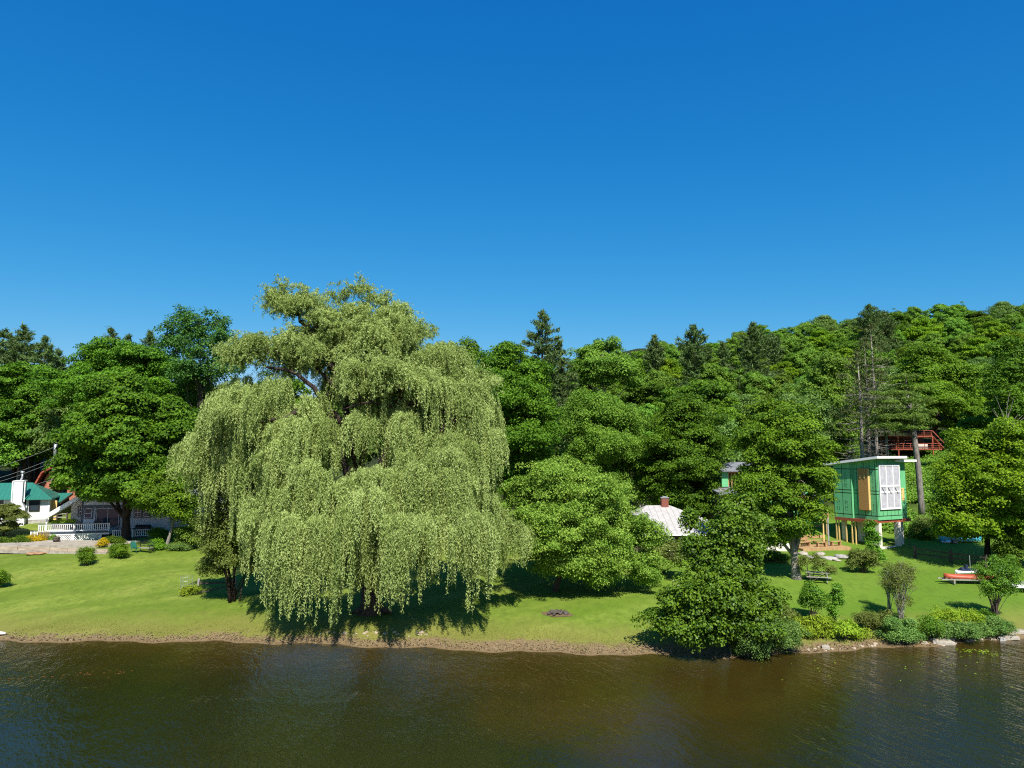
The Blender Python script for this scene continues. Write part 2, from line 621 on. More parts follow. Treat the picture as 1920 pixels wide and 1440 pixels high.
    dn3 = mathn(t, 'ADD', d, mathn(t, 'MULTIPLY', mathn(t, 'SUBTRACT', noise(t, pos, .18, 4), .5), 10.0))
    col = mixc(t, ramp(t, mathn(t, 'DIVIDE', dn3, 100.0, True), [(.38, 0.0), (.48, 1.0)]), col, fl)
    t.links.new(col, b.inputs['Base Color'])
    bn = t.nodes.new('ShaderNodeBump')
    bn.inputs['Strength'].default_value = .8
    bn.inputs['Distance'].default_value = .07
    t.links.new(noise(t, pos, 7.0, 6, .8), bn.inputs['Height'])
    t.links.new(bn.outputs[0], b.inputs['Normal'])
    t.links.new(b.outputs[0], o.inputs[0])
    return m


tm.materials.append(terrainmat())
tag(link('terrain', tm), kind='structure')

# ------------------------------------------------------------------ water


def watermat():
    m, t, o = newmat('lake_water')
    pos = t.nodes.new('ShaderNodeNewGeometry').outputs['Position']
    def crests(ang, sc, stretch):     # ripples whose crests run along `ang`
        return mapping(t, mapping(t, pos, (1, 1, 1), (0, 0, R(-ang))), (stretch * sc, sc, sc))
    n1 = noise(t, crests(-66, 2.1, .38), 1.0, 3, .6)
    n2 = noise(t, crests(-50, 5.2, .45), 1.0, 3, .65)
    n3 = noise(t, crests(-75, .8, .5), 1.0, 2)
    wind = ramp(t, noise(t, mapping(t, pos, (.6, 1, 1), (0, 0, R(20))), .085, 3), [(.35, .55), (.65, 1.7)])
    h = mathn(t, 'ADD', mathn(t, 'MULTIPLY', n1, .048), mathn(t, 'ADD', mathn(t, 'MULTIPLY', n2, .026), mathn(t, 'MULTIPLY', n3, .055)))
    h = mathn(t, 'MULTIPLY', h, wind)
    bn = t.nodes.new('ShaderNodeBump')
    bn.inputs['Strength'].default_value = 1.0
    bn.inputs['Distance'].default_value = 1.0
    t.links.new(h, bn.inputs['Height'])
    gl = t.nodes.new('ShaderNodeBsdfGlossy')
    gl.inputs['Roughness'].default_value = .06
    gl.inputs['Color'].default_value = (1, 1, 1, 1)
    t.links.new(bn.outputs[0], gl.inputs['Normal'])
    tr = t.nodes.new('ShaderNodeBsdfTransparent')
    tr.inputs[0].default_value = (.78, .70, .38, 1)
    df = t.nodes.new('ShaderNodeBsdfDiffuse')
    df.inputs[0].default_value = (.024, .030, .009, 1)
    m1 = t.nodes.new('ShaderNodeMixShader')
    m1.inputs[0].default_value = .35
    t.links.new(tr.outputs[0], m1.inputs[1])
    t.links.new(df.outputs[0], m1.inputs[2])
    fr = t.nodes.new('ShaderNodeFresnel')
    fr.inputs[0].default_value = 1.33
    t.links.new(bn.outputs[0], fr.inputs['Normal'])
    mx = t.nodes.new('ShaderNodeMixShader')
    t.links.new(fr.outputs[0], mx.inputs[0])
    t.links.new(m1.outputs[0], mx.inputs[1])
    t.links.new(gl.outputs[0], mx.inputs[2])
    t.links.new(mx.outputs[0], o.inputs[0])
    return m


wb = MB()
wb.add([(-2600, -600, 0), (2600, -600, 0), (2600, 52.5, 0), (-2600, 52.5, 0)], [(0, 1, 2, 3)])
tag(wb.build('lake_water', watermat()), kind='structure')

# ------------------------------------------------------------------ foliage machinery


def quad_mesh(name, co, var, mat):
    """co: (n,4,3) leaf corners, var: (n,) leaf colour value"""
    n = len(co)
    me = bpy.data.meshes.new(name)
    me.vertices.add(n * 4)
    me.vertices.foreach_set('co', co.reshape(-1).astype(np.float32))
    me.loops.add(n * 4)
    me.loops.foreach_set('vertex_index', np.arange(n * 4, dtype=np.int32))
    me.polygons.add(n)
    me.polygons.foreach_set('loop_start', (np.arange(n) * 4).astype(np.int32))
    me.update(calc_edges=True)
    me.polygons.foreach_set('use_smooth', [False] * n)
    a = me.attributes.new('var', 'FLOAT', 'FACE')
    a.data.foreach_set('value', np.clip(var, 0, 1).astype(np.float32))
    me.materials.append(mat)
    return me


def unit(v):
    return v / np.maximum(np.linalg.norm(v, axis=-1, keepdims=True), 1e-9)


def leaf_quads(pos, nrm, size, aspect, rg, axis=None, fold=.12):
    n = len(pos)
    if axis is None:
        axis = rg.normal(size=(n, 3))
    a = unit(axis - nrm * (axis * nrm).sum(-1, keepdims=True))
    b = np.cross(nrm, a)
    L = size[:, None] * .5
    W = L * aspect
    f = nrm * L * fold
    return np.stack([pos - a * L, pos + b * W + f, pos + a * L * 1.0, pos - b * W + f], 1)


def sph(n, rg):
    return unit(rg.normal(size=(n, 3)))


def clump_leaves(C, Rr, O, per, size, rg, flat=.6, aspect=.75, droop=.25, cvar=None, spread=.5):
    """leaves spread over the upper side of each spray C (centre) with radius Rr, facing out and up"""
    n = len(C)
    k = np.maximum(6, (per * (Rr / Rr.mean()) ** 2)).astype(int)
    ix = np.repeat(np.arange(n), k)
    N = len(ix)
    d = sph(N, rg)
    fl = (d[:, 2] < 0) & (rg.random(N) < .7)
    d[fl, 2] *= -1
    r_ = rg.random(N) ** .36
    loc = d * r_[:, None]
    hr = (loc[:, 0] ** 2 + loc[:, 1] ** 2)
    loc[:, 2] = loc[:, 2] * flat - droop * hr
    pos = C[ix] + loc * Rr[ix][:, None]
    nrm = unit(d * np.array([.6, .6, .5]) + np.array([0, 0, .45]) + O[ix] * .45 + rg.normal(size=(N, 3)) * spread)
    if cvar is None:
        cvar = rg.normal(size=n) * .15
    var = .5 + cvar[ix] + rg.normal(size=N) * .22
    sz = size * (.65 + .7 * rg.random(N))
    return leaf_quads(pos, nrm, sz, aspect, rg), var


def lobe_clumps(lobes, cr, dens, rg, shell=.55, low=-.75, gaps=.12, lobenoise=.14):
    """lobes: (cx,cy,cz,rx,ry,rz) ellipsoids; sprays sit in their outer shell, none deep inside another lobe"""
    Cs, Rs, Os = [], [], []
    Lb = np.array(lobes)
    for i, (cx, cy, cz, rx, ry, rz) in enumerate(lobes):
        area = 4 * math.pi * ((rx * ry) ** 1.6 + (rx * rz) ** 1.6 + (ry * rz) ** 1.6) ** (1 / 1.6) / 3 ** (1 / 1.6)
        n = max(5, int(dens * area / (cr * cr)))
        d = sph(n, rg)
        d = d[d[:, 2] > low]
        n = len(d)
        rr = 1 - shell * rg.random(n) ** 1.7
        rr = np.where(rg.random(n) < .09, 1 + .22 * rg.random(n), rr)
        ph = rg.uniform(0, 6.28, 6)
        bump = 1 + lobenoise * (np.sin(d[:, 0] * 5 + ph[0]) * np.sin(d[:, 1] * 5 + ph[1]) + np.sin(d[:, 2] * 6 + ph[2] + d[:, 0] * 3)) + rg.normal(size=n) * .045
        p = np.array([cx, cy, cz]) + d * np.array([rx, ry, rz]) * (rr * bump)[:, None]
        keep = rg.random(n) > gaps
        for j in range(len(lobes)):
            if j != i:
                q = (p - Lb[j, :3]) / Lb[j, 3:]
                keep &= ~((q * q).sum(1) < .40)
        Cs.append(p[keep])
        Os.append(d[keep])
        Rs.append(cr * (.6 + .8 * rg.random(keep.sum())))
    return np.concatenate(Cs), np.concatenate(Rs), np.concatenate(Os)


def sub_lobes(lob, n, rg):
    """break each mass into a core and smaller bulging boughs"""
    o_ = []
    for (cx, cy, cz, rx, ry, rz) in lob:
        o_.append((cx, cy, cz, rx * .84, ry * .84, rz * .84))
        for k in range(n):
            d = sph(1, rg)[0]
            d[2] = d[2] * .8 + .12
            d[1] -= .25
            f = rg.uniform(.30, .52)
            q = rg.uniform(.62, .92)
            o_.append((cx + d[0] * rx * q, cy + d[1] * ry * q, cz + d[2] * rz * q, rx * f * 1.15, ry * f * 1.15, rz * f * .9))
    return o_


def limbs_to(mb, start, targets, r0, rg, n=5, sag=.12, seg=6):
    for tg_ in targets:
        tg_ = Vector(tg_)
        s = Vector(start)
        L = (tg_ - s).length
        mid = s.lerp(tg_, .45) + Vector((rg.normal() * L * .07, rg.normal() * L * .07, L * sag))
        pts = []
        for k in range(seg + 1):
            u = k / seg
            p = s * (1 - u) ** 2 + mid * 2 * u * (1 - u) + tg_ * u * u
            if 0 < k < seg:
                p = p + Vector(rg.normal(size=3)) * L * .015
            pts.append(p)
        mb.tube(pts, [max(.012, r0 * (1 - .85 * k / seg)) for k in range(seg + 1)], n)


def lobe_tree(name, label, cat, base, lobes_px, D, mat, bark='bark', leaf=.24, cr=.75, dens=1.15, per=46, trunk=.25, flat=.6,
              aspect=.75, droop=.25, group=None, seed=1, ydepth=.85, low=-.75, gaps=.12, shell=.55, stems=0, limb_n=14, spread=.5,
              trunk_path=None, fork=.35, lobenoise=.14, twig=0.0, thick=1.0, sub=5):
    """a tree or bush whose crown is built from ellipsoid masses; lobes_px: (px, py, rx_px, ry_px[, metres nearer(-)/farther(+)])"""
    rg = np.random.default_rng(seed)
    base = Vector(base)
    D = D or base.y
    root = empty(name, base, label, cat, group)
    lob = []
    for l in lobes_px:
        dy = l[4] if len(l) > 4 else 0
        c = P(l[0], l[1], D + dy) - base
        m_ = mpp(D + dy)
        rx, rz = l[2] * m_, l[3] * m_
        lob.append((c.x, c.y, c.z, rx, max(rx, rz) * ydepth * thick if rx > .4 else rx, rz))
    big = lob
    lob2 = sub_lobes(lob, sub, rg)
    C, Rr, O = lobe_clumps(lob2, cr * .98, dens * .70, rg, shell, low, gaps + .08, lobenoise)
    co, var = clump_leaves(C, Rr, O, per * 2.4, leaf * .66, rg, flat, aspect, droop, spread=spread)
    # keep leaves above the ground they hang over
    gzv = elev(co[:, 0, 0] + base.x, co[:, 0, 1] + base.y) - base.z
    ok = co[:, :, 2].min(1) > gzv + .01
    link('crown', quad_mesh(name + '_crown', co[ok], var[ok], M[mat]), root)
    tb = MB()
    top = max(l[2] for l in lob)
    cen = Vector(np.mean([[l[0], l[1], l[2]] for l in lob], 0))
    if stems:
        order = rg.permutation(len(C))
        for k in range(stems):
            tgt = Vector(C[order[k % len(C)]])
            o_ = Vector((rg.normal() * trunk * 1.6, rg.normal() * trunk * 1.6, -.1))
            mid = o_.lerp(tgt, .5) + Vector((-(tgt.x - o_.x) * .22, -(tgt.y - o_.y) * .22, (tgt.z - o_.z) * .06))
            pts = [o_ * (1 - u) ** 2 + mid * 2 * u * (1 - u) + tgt * u * u for u in np.linspace(0, 1, 7)]
            r0 = trunk * (.5 + .5 * rg.random())
            tb.tube(pts, [max(.01, r0 * (1 - .85 * i / 6)) for i in range(7)], 6)
    else:
        if trunk_path is None:
            f = cen * fork
            f.z = max(f.z, .25 * top)
            tp = Vector((cen.x, cen.y, max(cen.z, top * .75)))
            trunk_path = [Vector((0, 0, -.15)), Vector((0, 0, .25)), Vector((f.x * .4, f.y * .4, f.z * .55)), f, f.lerp(tp, .5), tp]
        else:
            trunk_path = [Vector(p) for p in trunk_path]
        nn = len(trunk_path)
        rad = [trunk * (1.35 if i == 0 else 1.08 if i == 1 else 1 - .8 * (i - 1) / (nn - 2)) for i in range(nn)]
        tb.tube(trunk_path, rad, 10)
        for j, l in enumerate(lob):
            s = trunk_path[2 + (j % max(1, nn - 3))]
            limbs_to(tb, s, [(l[0], l[1], l[2])], trunk * .42, rg, 6)
        idx = rg.permutation(len(C))[:limb_n]
        for i in idx:
            # from the nearest lobe centre outwards
            dj = [(Vector(C[i]) - Vector(l[:3])).length for l in lob]
            l = lob[int(np.argmin(dj))]
            limbs_to(tb, l[:3], [C[i]], trunk * .20, rg, 5)
    tb.build('trunk', M[bark], root, smooth=True)
    if twig:
        kb = MB()
        for i in rg.permutation(len(C))[:int(twig)]:
            c = Vector(C[i])
            e = c + Vector(O[i]) * cr * 1.4 + Vector((0, 0, .2))
            kb.tube([c - Vector(O[i]) * cr, c, e], [.02, .014, .006], 4)
        kb.build('twigs', M[bark], root)
    return root


# ------------------------------------------------------------------ conifers


def pine_mesh(name, H, Rm, rg, mat, tiers=None, hb=.12, tuft=.55, nt_=9, ragged=.25, up=.18, shape=.8, dens=1.0):
    tiers = tiers or max(8, int(H / 1.15))
    tb = MB()
    tb.tube([(0, 0, -.3), (0, 0, H * .35), (rg.normal() * .1, 0, H * .7), (0, 0, H)], [H * .017, H * .013, H * .007, .02], 8)
    pos, nr, ax = [], [], []
    for i in range(tiers):
        t = i / (tiers - 1)
        h = H * (hb + (1 - hb) * t)
        L = Rm * ((1 - t) ** shape * (.72 + .28 * math.sin(t * 9 + 1)) + .05)
        nb = rg.integers(4, 7)
        a0 = rg.uniform(0, 6.28)
        for k in range(nb):
            a = a0 + 6.283 * k / nb + rg.normal() * .2
            l = L * (1 - ragged * rg.random())
            if rg.random() < .06:
                l *= .5
            d = np.array([math.cos(a), math.sin(a), 0])
            s = np.array([-d[1], d[0], 0])
            hh = h + rg.normal() * .2
            seg = 5
            pts = [Vector(d * l * u + np.array([0, 0, hh + l * (up * u * u - .06 * u)])) for u in np.linspace(0, 1, seg)]
            tb.tube(pts, [max(.012, H * .0035 * (1 - u)) for u in np.linspace(0, 1, seg)], 4, cap=False)
            m = max(4, int(l * 5.6 * dens))
            u = .18 + .82 * rg.random(m) ** .7
            wdt = l * .17 * (1.1 - u * .75)
            p = d[None] * (l * u)[:, None] + s[None] * (rg.normal(size=m) * wdt)[:, None]
            p[:, 2] += hh + l * (up * u * u - .06 * u) + rg.random(m) * .25
            for q in p:
                kk = nt_
                pos.append(q[None] + rg.normal(size=(kk, 3)) * tuft * .28)
                v = rg.normal(size=(kk, 3)) * .55 + d * .5 + np.array([0, 0, .55])
                ax.append(v)
    pos = np.concatenate(pos)
    ax = unit(np.concatenate(ax))
    nr = unit(np.cross(ax, rg.normal(size=ax.shape)) + np.array([0, 0, .4]))
    N = len(pos)
    co = leaf_quads(pos, nr, tuft * (.6 + .8 * rg.random(N)), .20, rg, axis=ax, fold=.05)
    var = .5 + rg.normal(size=N) * .25
    return quad_mesh(name + '_crown', co, var, mat), tb


def place_pine(name, label, cat, top_px, D, Rm_px, mat='pine', group=None, seed=3, minH=9, tmb='bark', rz=0, **kw):
    rg = np.random.default_rng(seed)
    top = P(top_px[0], top_px[1], D)
    g = gz(top.x, top.y)
    H = max(minH, top.z - g)
    root = empty(name, (top.x, top.y, top.z - H), label, cat, group)
    me, tb = pine_mesh(name, H, Rm_px * mpp(D), rg, M[mat], **kw)
    link('crown', me, root)
    tb.build('trunk', M[tmb], root, smooth=True)
    return root


# ------------------------------------------------------------------ the weeping willow
WB = G(697, 1147)
WD = WB.y


def build_willow():
    rg = np.random.default_rng(11)
    root = empty('willow_tree', WB, 'huge weeping willow with pale yellow-green hanging strands at the water edge', 'tree')
    # px, py, rx, ry, dy, hang (m), strands, outward
    LB = [
        # cottage-side mass
        (486, 790, 106, 92, 0.0, 4.4, 520, 1.0),
        (424, 820, 58, 80, -1.5, 4.0, 240, .9),
        (394, 850, 32, 60, -.5, 3.4, 100, .9),
        (545, 850, 62, 80, -3.5, 5.0, 280, .8),
        (520, 760, 85, 70, -2.5, 3.0, 240, .9),
        (565, 985, 48, 60, -6.0, 4.4, 210, .6),
        (558, 930, 48, 54, -4.2, 5.0, 220, .6),
        (590, 1000, 36, 46, -5.5, 3.6, 130, .6),
        (515, 950, 40, 56, -3.0, 4.2, 120, .6),
        (465, 760, 74, 70, 4.0, 4.0, 150, 1.0),
        # sunny-side mass
        (818, 800, 108, 105, 0.0, 4.6, 460, 1.0),
        (790, 880, 84, 90, -3.5, 4.8, 330, .8),
        (872, 850, 60, 95, -2.0, 5.0, 300, .8),
        (918, 960, 58, 68, -1.0, 4.0, 230, .7),
        (955, 1000, 34, 44, -.8, 3.0, 100, .7),
        (860, 975, 70, 58, -5.5, 3.8, 240, .6),
        (705, 970, 62, 60, -6.2, 4.2, 250, .6),
        (650, 1000, 30, 44, -4.0, 3.4, 90, .5),
        (700, 1020, 36, 40, -4.8, 3.6, 100, .5),
        (768, 990, 48, 46, -6.5, 3.6, 150, .5),
        (830, 780, 110, 90, 5.0, 4.0, 150, 1.0),
        (640, 925, 46, 54, -4.5, 4.6, 150, .6),
        (742, 915, 54, 62, -4.6, 4.6, 190, .6),
        (832, 915, 54, 62, -4.4, 4.6, 190, .6),
        (585, 905, 44, 56, -4.6, 4.6, 130, .6),
        (725, 815, 56, 60, -2.0, 3.6, 150, .7),
        (600, 820, 44, 60, -1.5, 3.8, 130, .7),
        # crown
        (655, 745, 44, 40, 2.0, 2.0, 110, .8),
        (750, 715, 92, 80, -1.0, 2.0, 460, .9),
        (690, 730, 60, 60, 1.5, 1.9, 240, .9),
        (620, 650, 60, 44, 1.0, 1.3, 150, .8),
        (660, 560, 40, 24, .5, .8, 70, .7),
        (845, 735, 60, 52, -1.0, 2.4, 220, .9),
        (700, 640, 82, 60, 0.0, 1.6, 380, .8),
        (640, 610, 66, 44, 0.0, 1.1, 200, .7),
        (760, 620, 44, 44, .5, 1.3, 170, .7),
        (725, 585, 36, 26, .5, .9, 80, .7),
        (565, 578, 54, 36, -.5, 1.0, 170, .7),
        (535, 556, 28, 20, -.5, .7, 60, .6),
        (515, 655, 68, 34, -.5, 1.3, 150, .8),
        (590, 685, 64, 44, 0.5, 1.5, 150, .8),
        (455, 668, 46, 26, 0.0, 1.3, 90, .8),
        (700, 790, 70, 60, 4.5, 3.0, 150, .8),
        (630, 850, 60, 60, 4.5, 3.0, 110, .8),
        (690, 900, 44, 50, -3.0, 2.6, 100, .6),
        (822, 680, 46, 34, 0.0, 2.0, 230, .8),
        (868, 725, 44, 36, -.5, 2.1, 200, .8),
        (905, 800, 40, 50, -.5, 4.0, 160, .8),
        (600, 640, 60, 40, 0.0, 1.4, 170, .8),
        (372, 850, 28, 50, 0.0, 3.4, 110, .8),
    ]
    pos, axs, vs = [], [], []
    wood = MB()
    tips = []
    for (px, py, rx, ry, dy, hang, ns, ow) in LB:
        c = np.array(P(px, py, WD + dy) - WB)
        m_ = mpp(WD + dy)
        rx, rz = rx * m_, ry * m_
        ryy = min(rx, rz) * .8
        lv = rg.normal() * .07
        crown = hang < 2.2
        nb = max(4, int(ns / (9.0 if crown else 26)))
        for b_ in range(nb):
            d = sph(1, rg)[0]
            if d[2] < -.25:
                d[2] *= -.7
            sh = (rg.random() ** .4) if crown else 1 - .42 * rg.random() ** 1.5
            B = c + d * np.array([rx, ryy, rz]) * sh * (1 + (.17 if crown else .12) * rg.normal())
            rb = rg.uniform(.5, .95) if crown else rg.uniform(.5, 1.1)
            bl = hang * rg.choice([.45, .7, 1.0, 1.3]) * rg.uniform(.85, 1.15)
            bv = lv + rg.normal() * .13
            sideways = np.array([d[0], d[1], 0.0])
            for g in range(int(11 + 5 * rg.random())):          # ropes of strands leaving one bough
                a = rg.uniform(0, 6.28)
                q = rb * math.sqrt(rg.random())
                p0 = B + np.array([math.cos(a) * q, math.sin(a) * q, -.45 * q * q / rb + rg.normal() * (.32 if crown else .12)])
                o = sideways * .7 + np.array([math.cos(a), math.sin(a), 0]) * .5
                gl = bl * rg.uniform(.45, 1.15)
                gv = bv + rg.normal() * .07
                for k in range(rg.integers(4, 8)):
                    q0 = p0 + rg.normal(size=3) * np.array([.13, .13, .12])
                    L = gl * (.55 + .6 * rg.random())
                    n = max(4, int(L / .036))
                    s = np.linspace(0, L, n)
                    reach = (.25 + .55 * rg.random()) if crown else (.3 + .5 * rg.random()) * ow
                    oo = o + rg.normal(size=3) * (.6 if crown else .22)
                    e = 1 - np.exp(-s / .7)
                    x = q0[0] + oo[0] * reach * e + .05 * np.sin(s * 2.4 + rg.uniform(0, 6))
                    y = q0[1] + oo[1] * reach * e + .05 * np.sin(s * 2.1 + rg.uniform(0, 6))
                    z = q0[2] + .35 * ow * (e - e * e) * (2.4 if crown else 1.6) - np.maximum(0, s - (.8 if crown else .35) * e)
                    pt = np.stack([x, y, z], 1)
                    ok = pt[:, 2] + WB.z > elev(pt[:, 0] + WB.x, pt[:, 1] + WB.y) + 2.05 + .9 * math.sin(px * .05 + b_ * 1.7)
                    pt = pt[ok]
                    n = len(pt)
                    if n < 3:
                        continue
                    pt = pt + rg.normal(size=(n, 3)) * .05
                    pos.append(pt)
                    axs.append(np.array([0, 0, -1.0]) + rg.normal(size=(n, 3)) * (.95 if crown else .6))
                    vs.append(.5 + gv + rg.normal(size=n) * .2)
    pos = np.concatenate(pos)
    axs = unit(np.concatenate(axs))
    vs = np.concatenate(vs)
    N = len(pos)
    nr = unit(np.cross(axs, rg.normal(size=(N, 3))))
    nr = unit(nr + np.array([0, -.15, .35]))
    co = leaf_quads(pos, nr, .165 * (.7 + .6 * rg.random(N)), .30, rg, axis=axs, fold=.1)
    print('willow leaves', N)
    link('crown', quad_mesh('willow_crown', co, vs, M['willow']), root)
    # trunk and leaders, drawn through photo positions

    def V(px, py, dy=0.0):
        return P(px, py, WD + dy) - WB
    tb = MB()
    tb.tube([V(697, 1150), V(697, 1138), V(694, 1100), V(690, 1040), V(685, 960), V(676, 880)], [1.15, .78, .62, .56, .52, .46], 12)
    for a, b, c_ in ((660, 1150, -.9), (735, 1149, -.7), (715, 1152, -1.2), (678, 1152, -1.1)):
        tb.tube([V(697, 1128), V((a + 697) / 2, 1142, c_ * .5), V(a, b, c_)], [.34, .26, .08], 7)
    tb.build('trunk', M['bark'], root, smooth=True)
    limbs = [
        ([(690, 1000, 0), (655, 900, -1), (630, 830, -1), (610, 760, -1), (560, 700, -1), (500, 690, -1)], .36),
        ([(676, 880, 0), (650, 800, 0), (640, 720, 0), (605, 660, 0), (570, 610, -.5), (552, 585, -.5)], .34),
        ([(676, 880, 0), (690, 800, 0), (700, 730, 0), (690, 660, 0), (650, 610, 0)], .30),
        ([(690, 960, 0), (720, 860, -1), (745, 780, -1), (760, 700, -1), (755, 640, 0)], .34),
        ([(685, 960, 0), (760, 880, -2), (820, 810, -2), (880, 790, -2), (930, 850, -2)], .32),
        ([(650, 800, 0), (600, 760, -1), (540, 780, -3), (470, 800, -2), (400, 820, -2)], .26),
        ([(640, 740, 0), (590, 690, 0), (530, 660, -.5), (470, 665, -.5)], .16),
        ([(605, 660, 0), (620, 610, 0), (590, 575, 0)], .10),
        ([(570, 610, -.5), (556, 578, -.5), (545, 566, -.5)], .06),
        ([(745, 765, -1), (690, 755, -2), (640, 770, -2)], .13),
        ([(745, 780, -1), (800, 740, -1), (850, 745, -1)], .16),
        ([(690, 980, 0), (620, 920, -4), (570, 900, -5)], .2),
        ([(690, 980, 0), (780, 930, -4.5), (850, 930, -5)], .2),
    ]
    for pts, r0 in limbs:
        lb = MB()
        q = [V(*p) for p in pts]
        # smooth through the points
        path = []
        for i in range(len(q) - 1):
            p0, p1, p2, p3 = q[max(i - 1, 0)], q[i], q[i + 1], q[min(i + 2, len(q) - 1)]
            for u in np.linspace(0, 1, 4, endpoint=False):
                path.append(.5 * ((2 * p1) + (p2 - p0) * u + (2 * p0 - 5 * p1 + 4 * p2 - p3) * u * u + (3 * p1 - p0 - 3 * p2 + p3) * u ** 3))
        path.append(q[-1])
        path = [p + Vector(rg.normal(size=3)) * .06 for p in path]
        nn = len(path)
        lb.tube(path, [max(.03, r0 * (1 - .82 * i / nn)) for i in range(nn)], 8)
        for i in range(3, nn - 3, 2):
            e = path[i] + Vector((rg.normal() * 1.3, rg.normal() * 1.3, abs(rg.normal()) * 1.0))
            limbs_to(lb, path[i], [e], .07, rg, 5)
        lb.build('limb', M['barkdark'], root, smooth=True)
    return root


build_willow()

# ------------------------------------------------------------------ single trees one can point at
def LT(name, label, base_px, lobes, mat, D=None, cat='tree', **kw):
    if base_px is None:
        c = P(lobes[0][0], lobes[0][1], D)
        b = Vector((c.x, D, gz(c.x, D)))
    elif D:
        c = P(base_px[0], base_px[1], D)
        b = Vector((c.x, D, gz(c.x, D)))
    else:
        b = G(*base_px)
    return lobe_tree(name, label, cat, b, lobes, D or b.y, mat, **kw)


# shore and lawn, middle and sunny side
LT('shore_tree', 'broad glossy-leaved tree at the water edge, leafy down to the ground', (1373, 1214),
   [(1378, 962, 34, 38), (1372, 1000, 46, 46, -.5), (1400, 985, 28, 40), (1342, 1056, 40, 42, -.5), (1392, 1055, 40, 48), (1355, 1110, 60, 50, -1.5), (1285, 1135, 52, 46, -.5), (1296, 1180, 50, 26, -1),
    (1415, 1120, 46, 38, -.5), (1405, 1170, 44, 30, -.8), (1252, 1160, 32, 28), (1352, 1180, 36, 26, -2), (1294, 978, 5, 22, .5), (1298, 1030, 10, 24), (1364, 1045, 34, 46, 2)],
   'shore', seed=21, leaf=.25, cr=.6, per=44, dens=1.45, trunk=.20, flat=.75, droop=.2, limb_n=26, spread=.6, low=-.9, gaps=.16)
LT('dark_bush', 'dark sprawling bush with bare inner twigs under the leaning shore tree', (1440, 1216),
   [(1425, 1185, 52, 36, -.6), (1462, 1192, 35, 26, -.4), (1395, 1200, 30, 22, -.8)], 'bluegreen', cat='bush', seed=22, leaf=.11, cr=.4, per=60, stems=16, trunk=.03, flat=.8,
   low=-1)
LT('maple_tree', 'dark green maple with a forked grey trunk standing behind the picnic table', (1493, 1085),
   [(1480, 795, 50, 36), (1440, 835, 60, 42), (1512, 840, 44, 42), (1478, 850, 60, 50, -1.5), (1425, 890, 50, 36, -.5), (1500, 900, 52, 42, -1.5), (1532, 898, 20, 40, -.5), (1455, 935, 56, 34, -1),
    (1516, 955, 28, 32, -.5), (1420, 960, 40, 30), (1465, 990, 44, 32, -.6), (1430, 1010, 30, 18), (1475, 880, 60, 60, 3)],
   'maple', seed=23, leaf=.26, cr=.78, per=50, dens=1.35, trunk=.36, flat=.42, droop=.3, bark='barkpale', limb_n=22)
LT('maple_tree', 'sunlit yellow-green maple beside the rail fence and the upturned red canoe', (1852, 1056),
   [(1845, 845, 60, 42), (1800, 880, 46, 44), (1895, 830, 56, 44), (1860, 900, 72, 56, -2), (1795, 945, 44, 44, -.5), (1920, 900, 56, 70, -1), (1850, 970, 62, 44, -1.5), (1905, 985, 52, 42, -1), (1800, 990, 40, 22),
    (1860, 890, 70, 70, 3)],
   'maple_gold', seed=24, leaf=.30, cr=.82, per=46, dens=1.35, trunk=.30, flat=.55, droop=.28, limb_n=20, bark='barkdark')
LT('dark_bush', 'tall dark leafy bush in shade below the yellow-green maple', (1900, 1062), [(1898, 1025, 40, 34), (1925, 1010, 36, 44), (1880, 1045, 22, 20)], 'dark', cat='bush', seed=25, leaf=.20, cr=.6, stems=8,
   trunk=.06)
LT('orchard_tree', 'wide bushy pale green tree against the willow, dark trunk in shade beneath it', (1042, 1108),
   [(1050, 905, 72, 46), (1000, 950, 56, 50, -1), (1085, 950, 66, 56, -2), (1140, 960, 56, 46, -.5), (1190, 1016, 52, 50, -.5), (1060, 1000, 72, 50, -3), (1130, 1035, 64, 44, -2.5), (1010, 1030, 46, 42, -2),
    (1204, 1066, 38, 34, -1), (1060, 1062, 52, 28, -2.5), (1130, 1080, 40, 20, -2), (1080, 960, 80, 80, 3)],
   'light', seed=26, leaf=.20, cr=.60, per=58, dens=1.35, trunk=.24, flat=.8, droop=.1, limb_n=18, spread=.8, lobenoise=.22, gaps=.16)
LT('multi_stem_tree', 'dark multi-stemmed tree with thin crooked stems at the shaded edge of the willow', (437, 1128),
   [(430, 930, 48, 44), (405, 985, 40, 46), (455, 985, 40, 50, -.5), (425, 1030, 46, 34, -.5), (398, 1062, 28, 22), (452, 1050, 34, 30, .5)],
   'olive', seed=27, leaf=.17, cr=.55, per=46, dens=1.2, trunk=.13, stems=12, bark='barkdark', flat=.7)
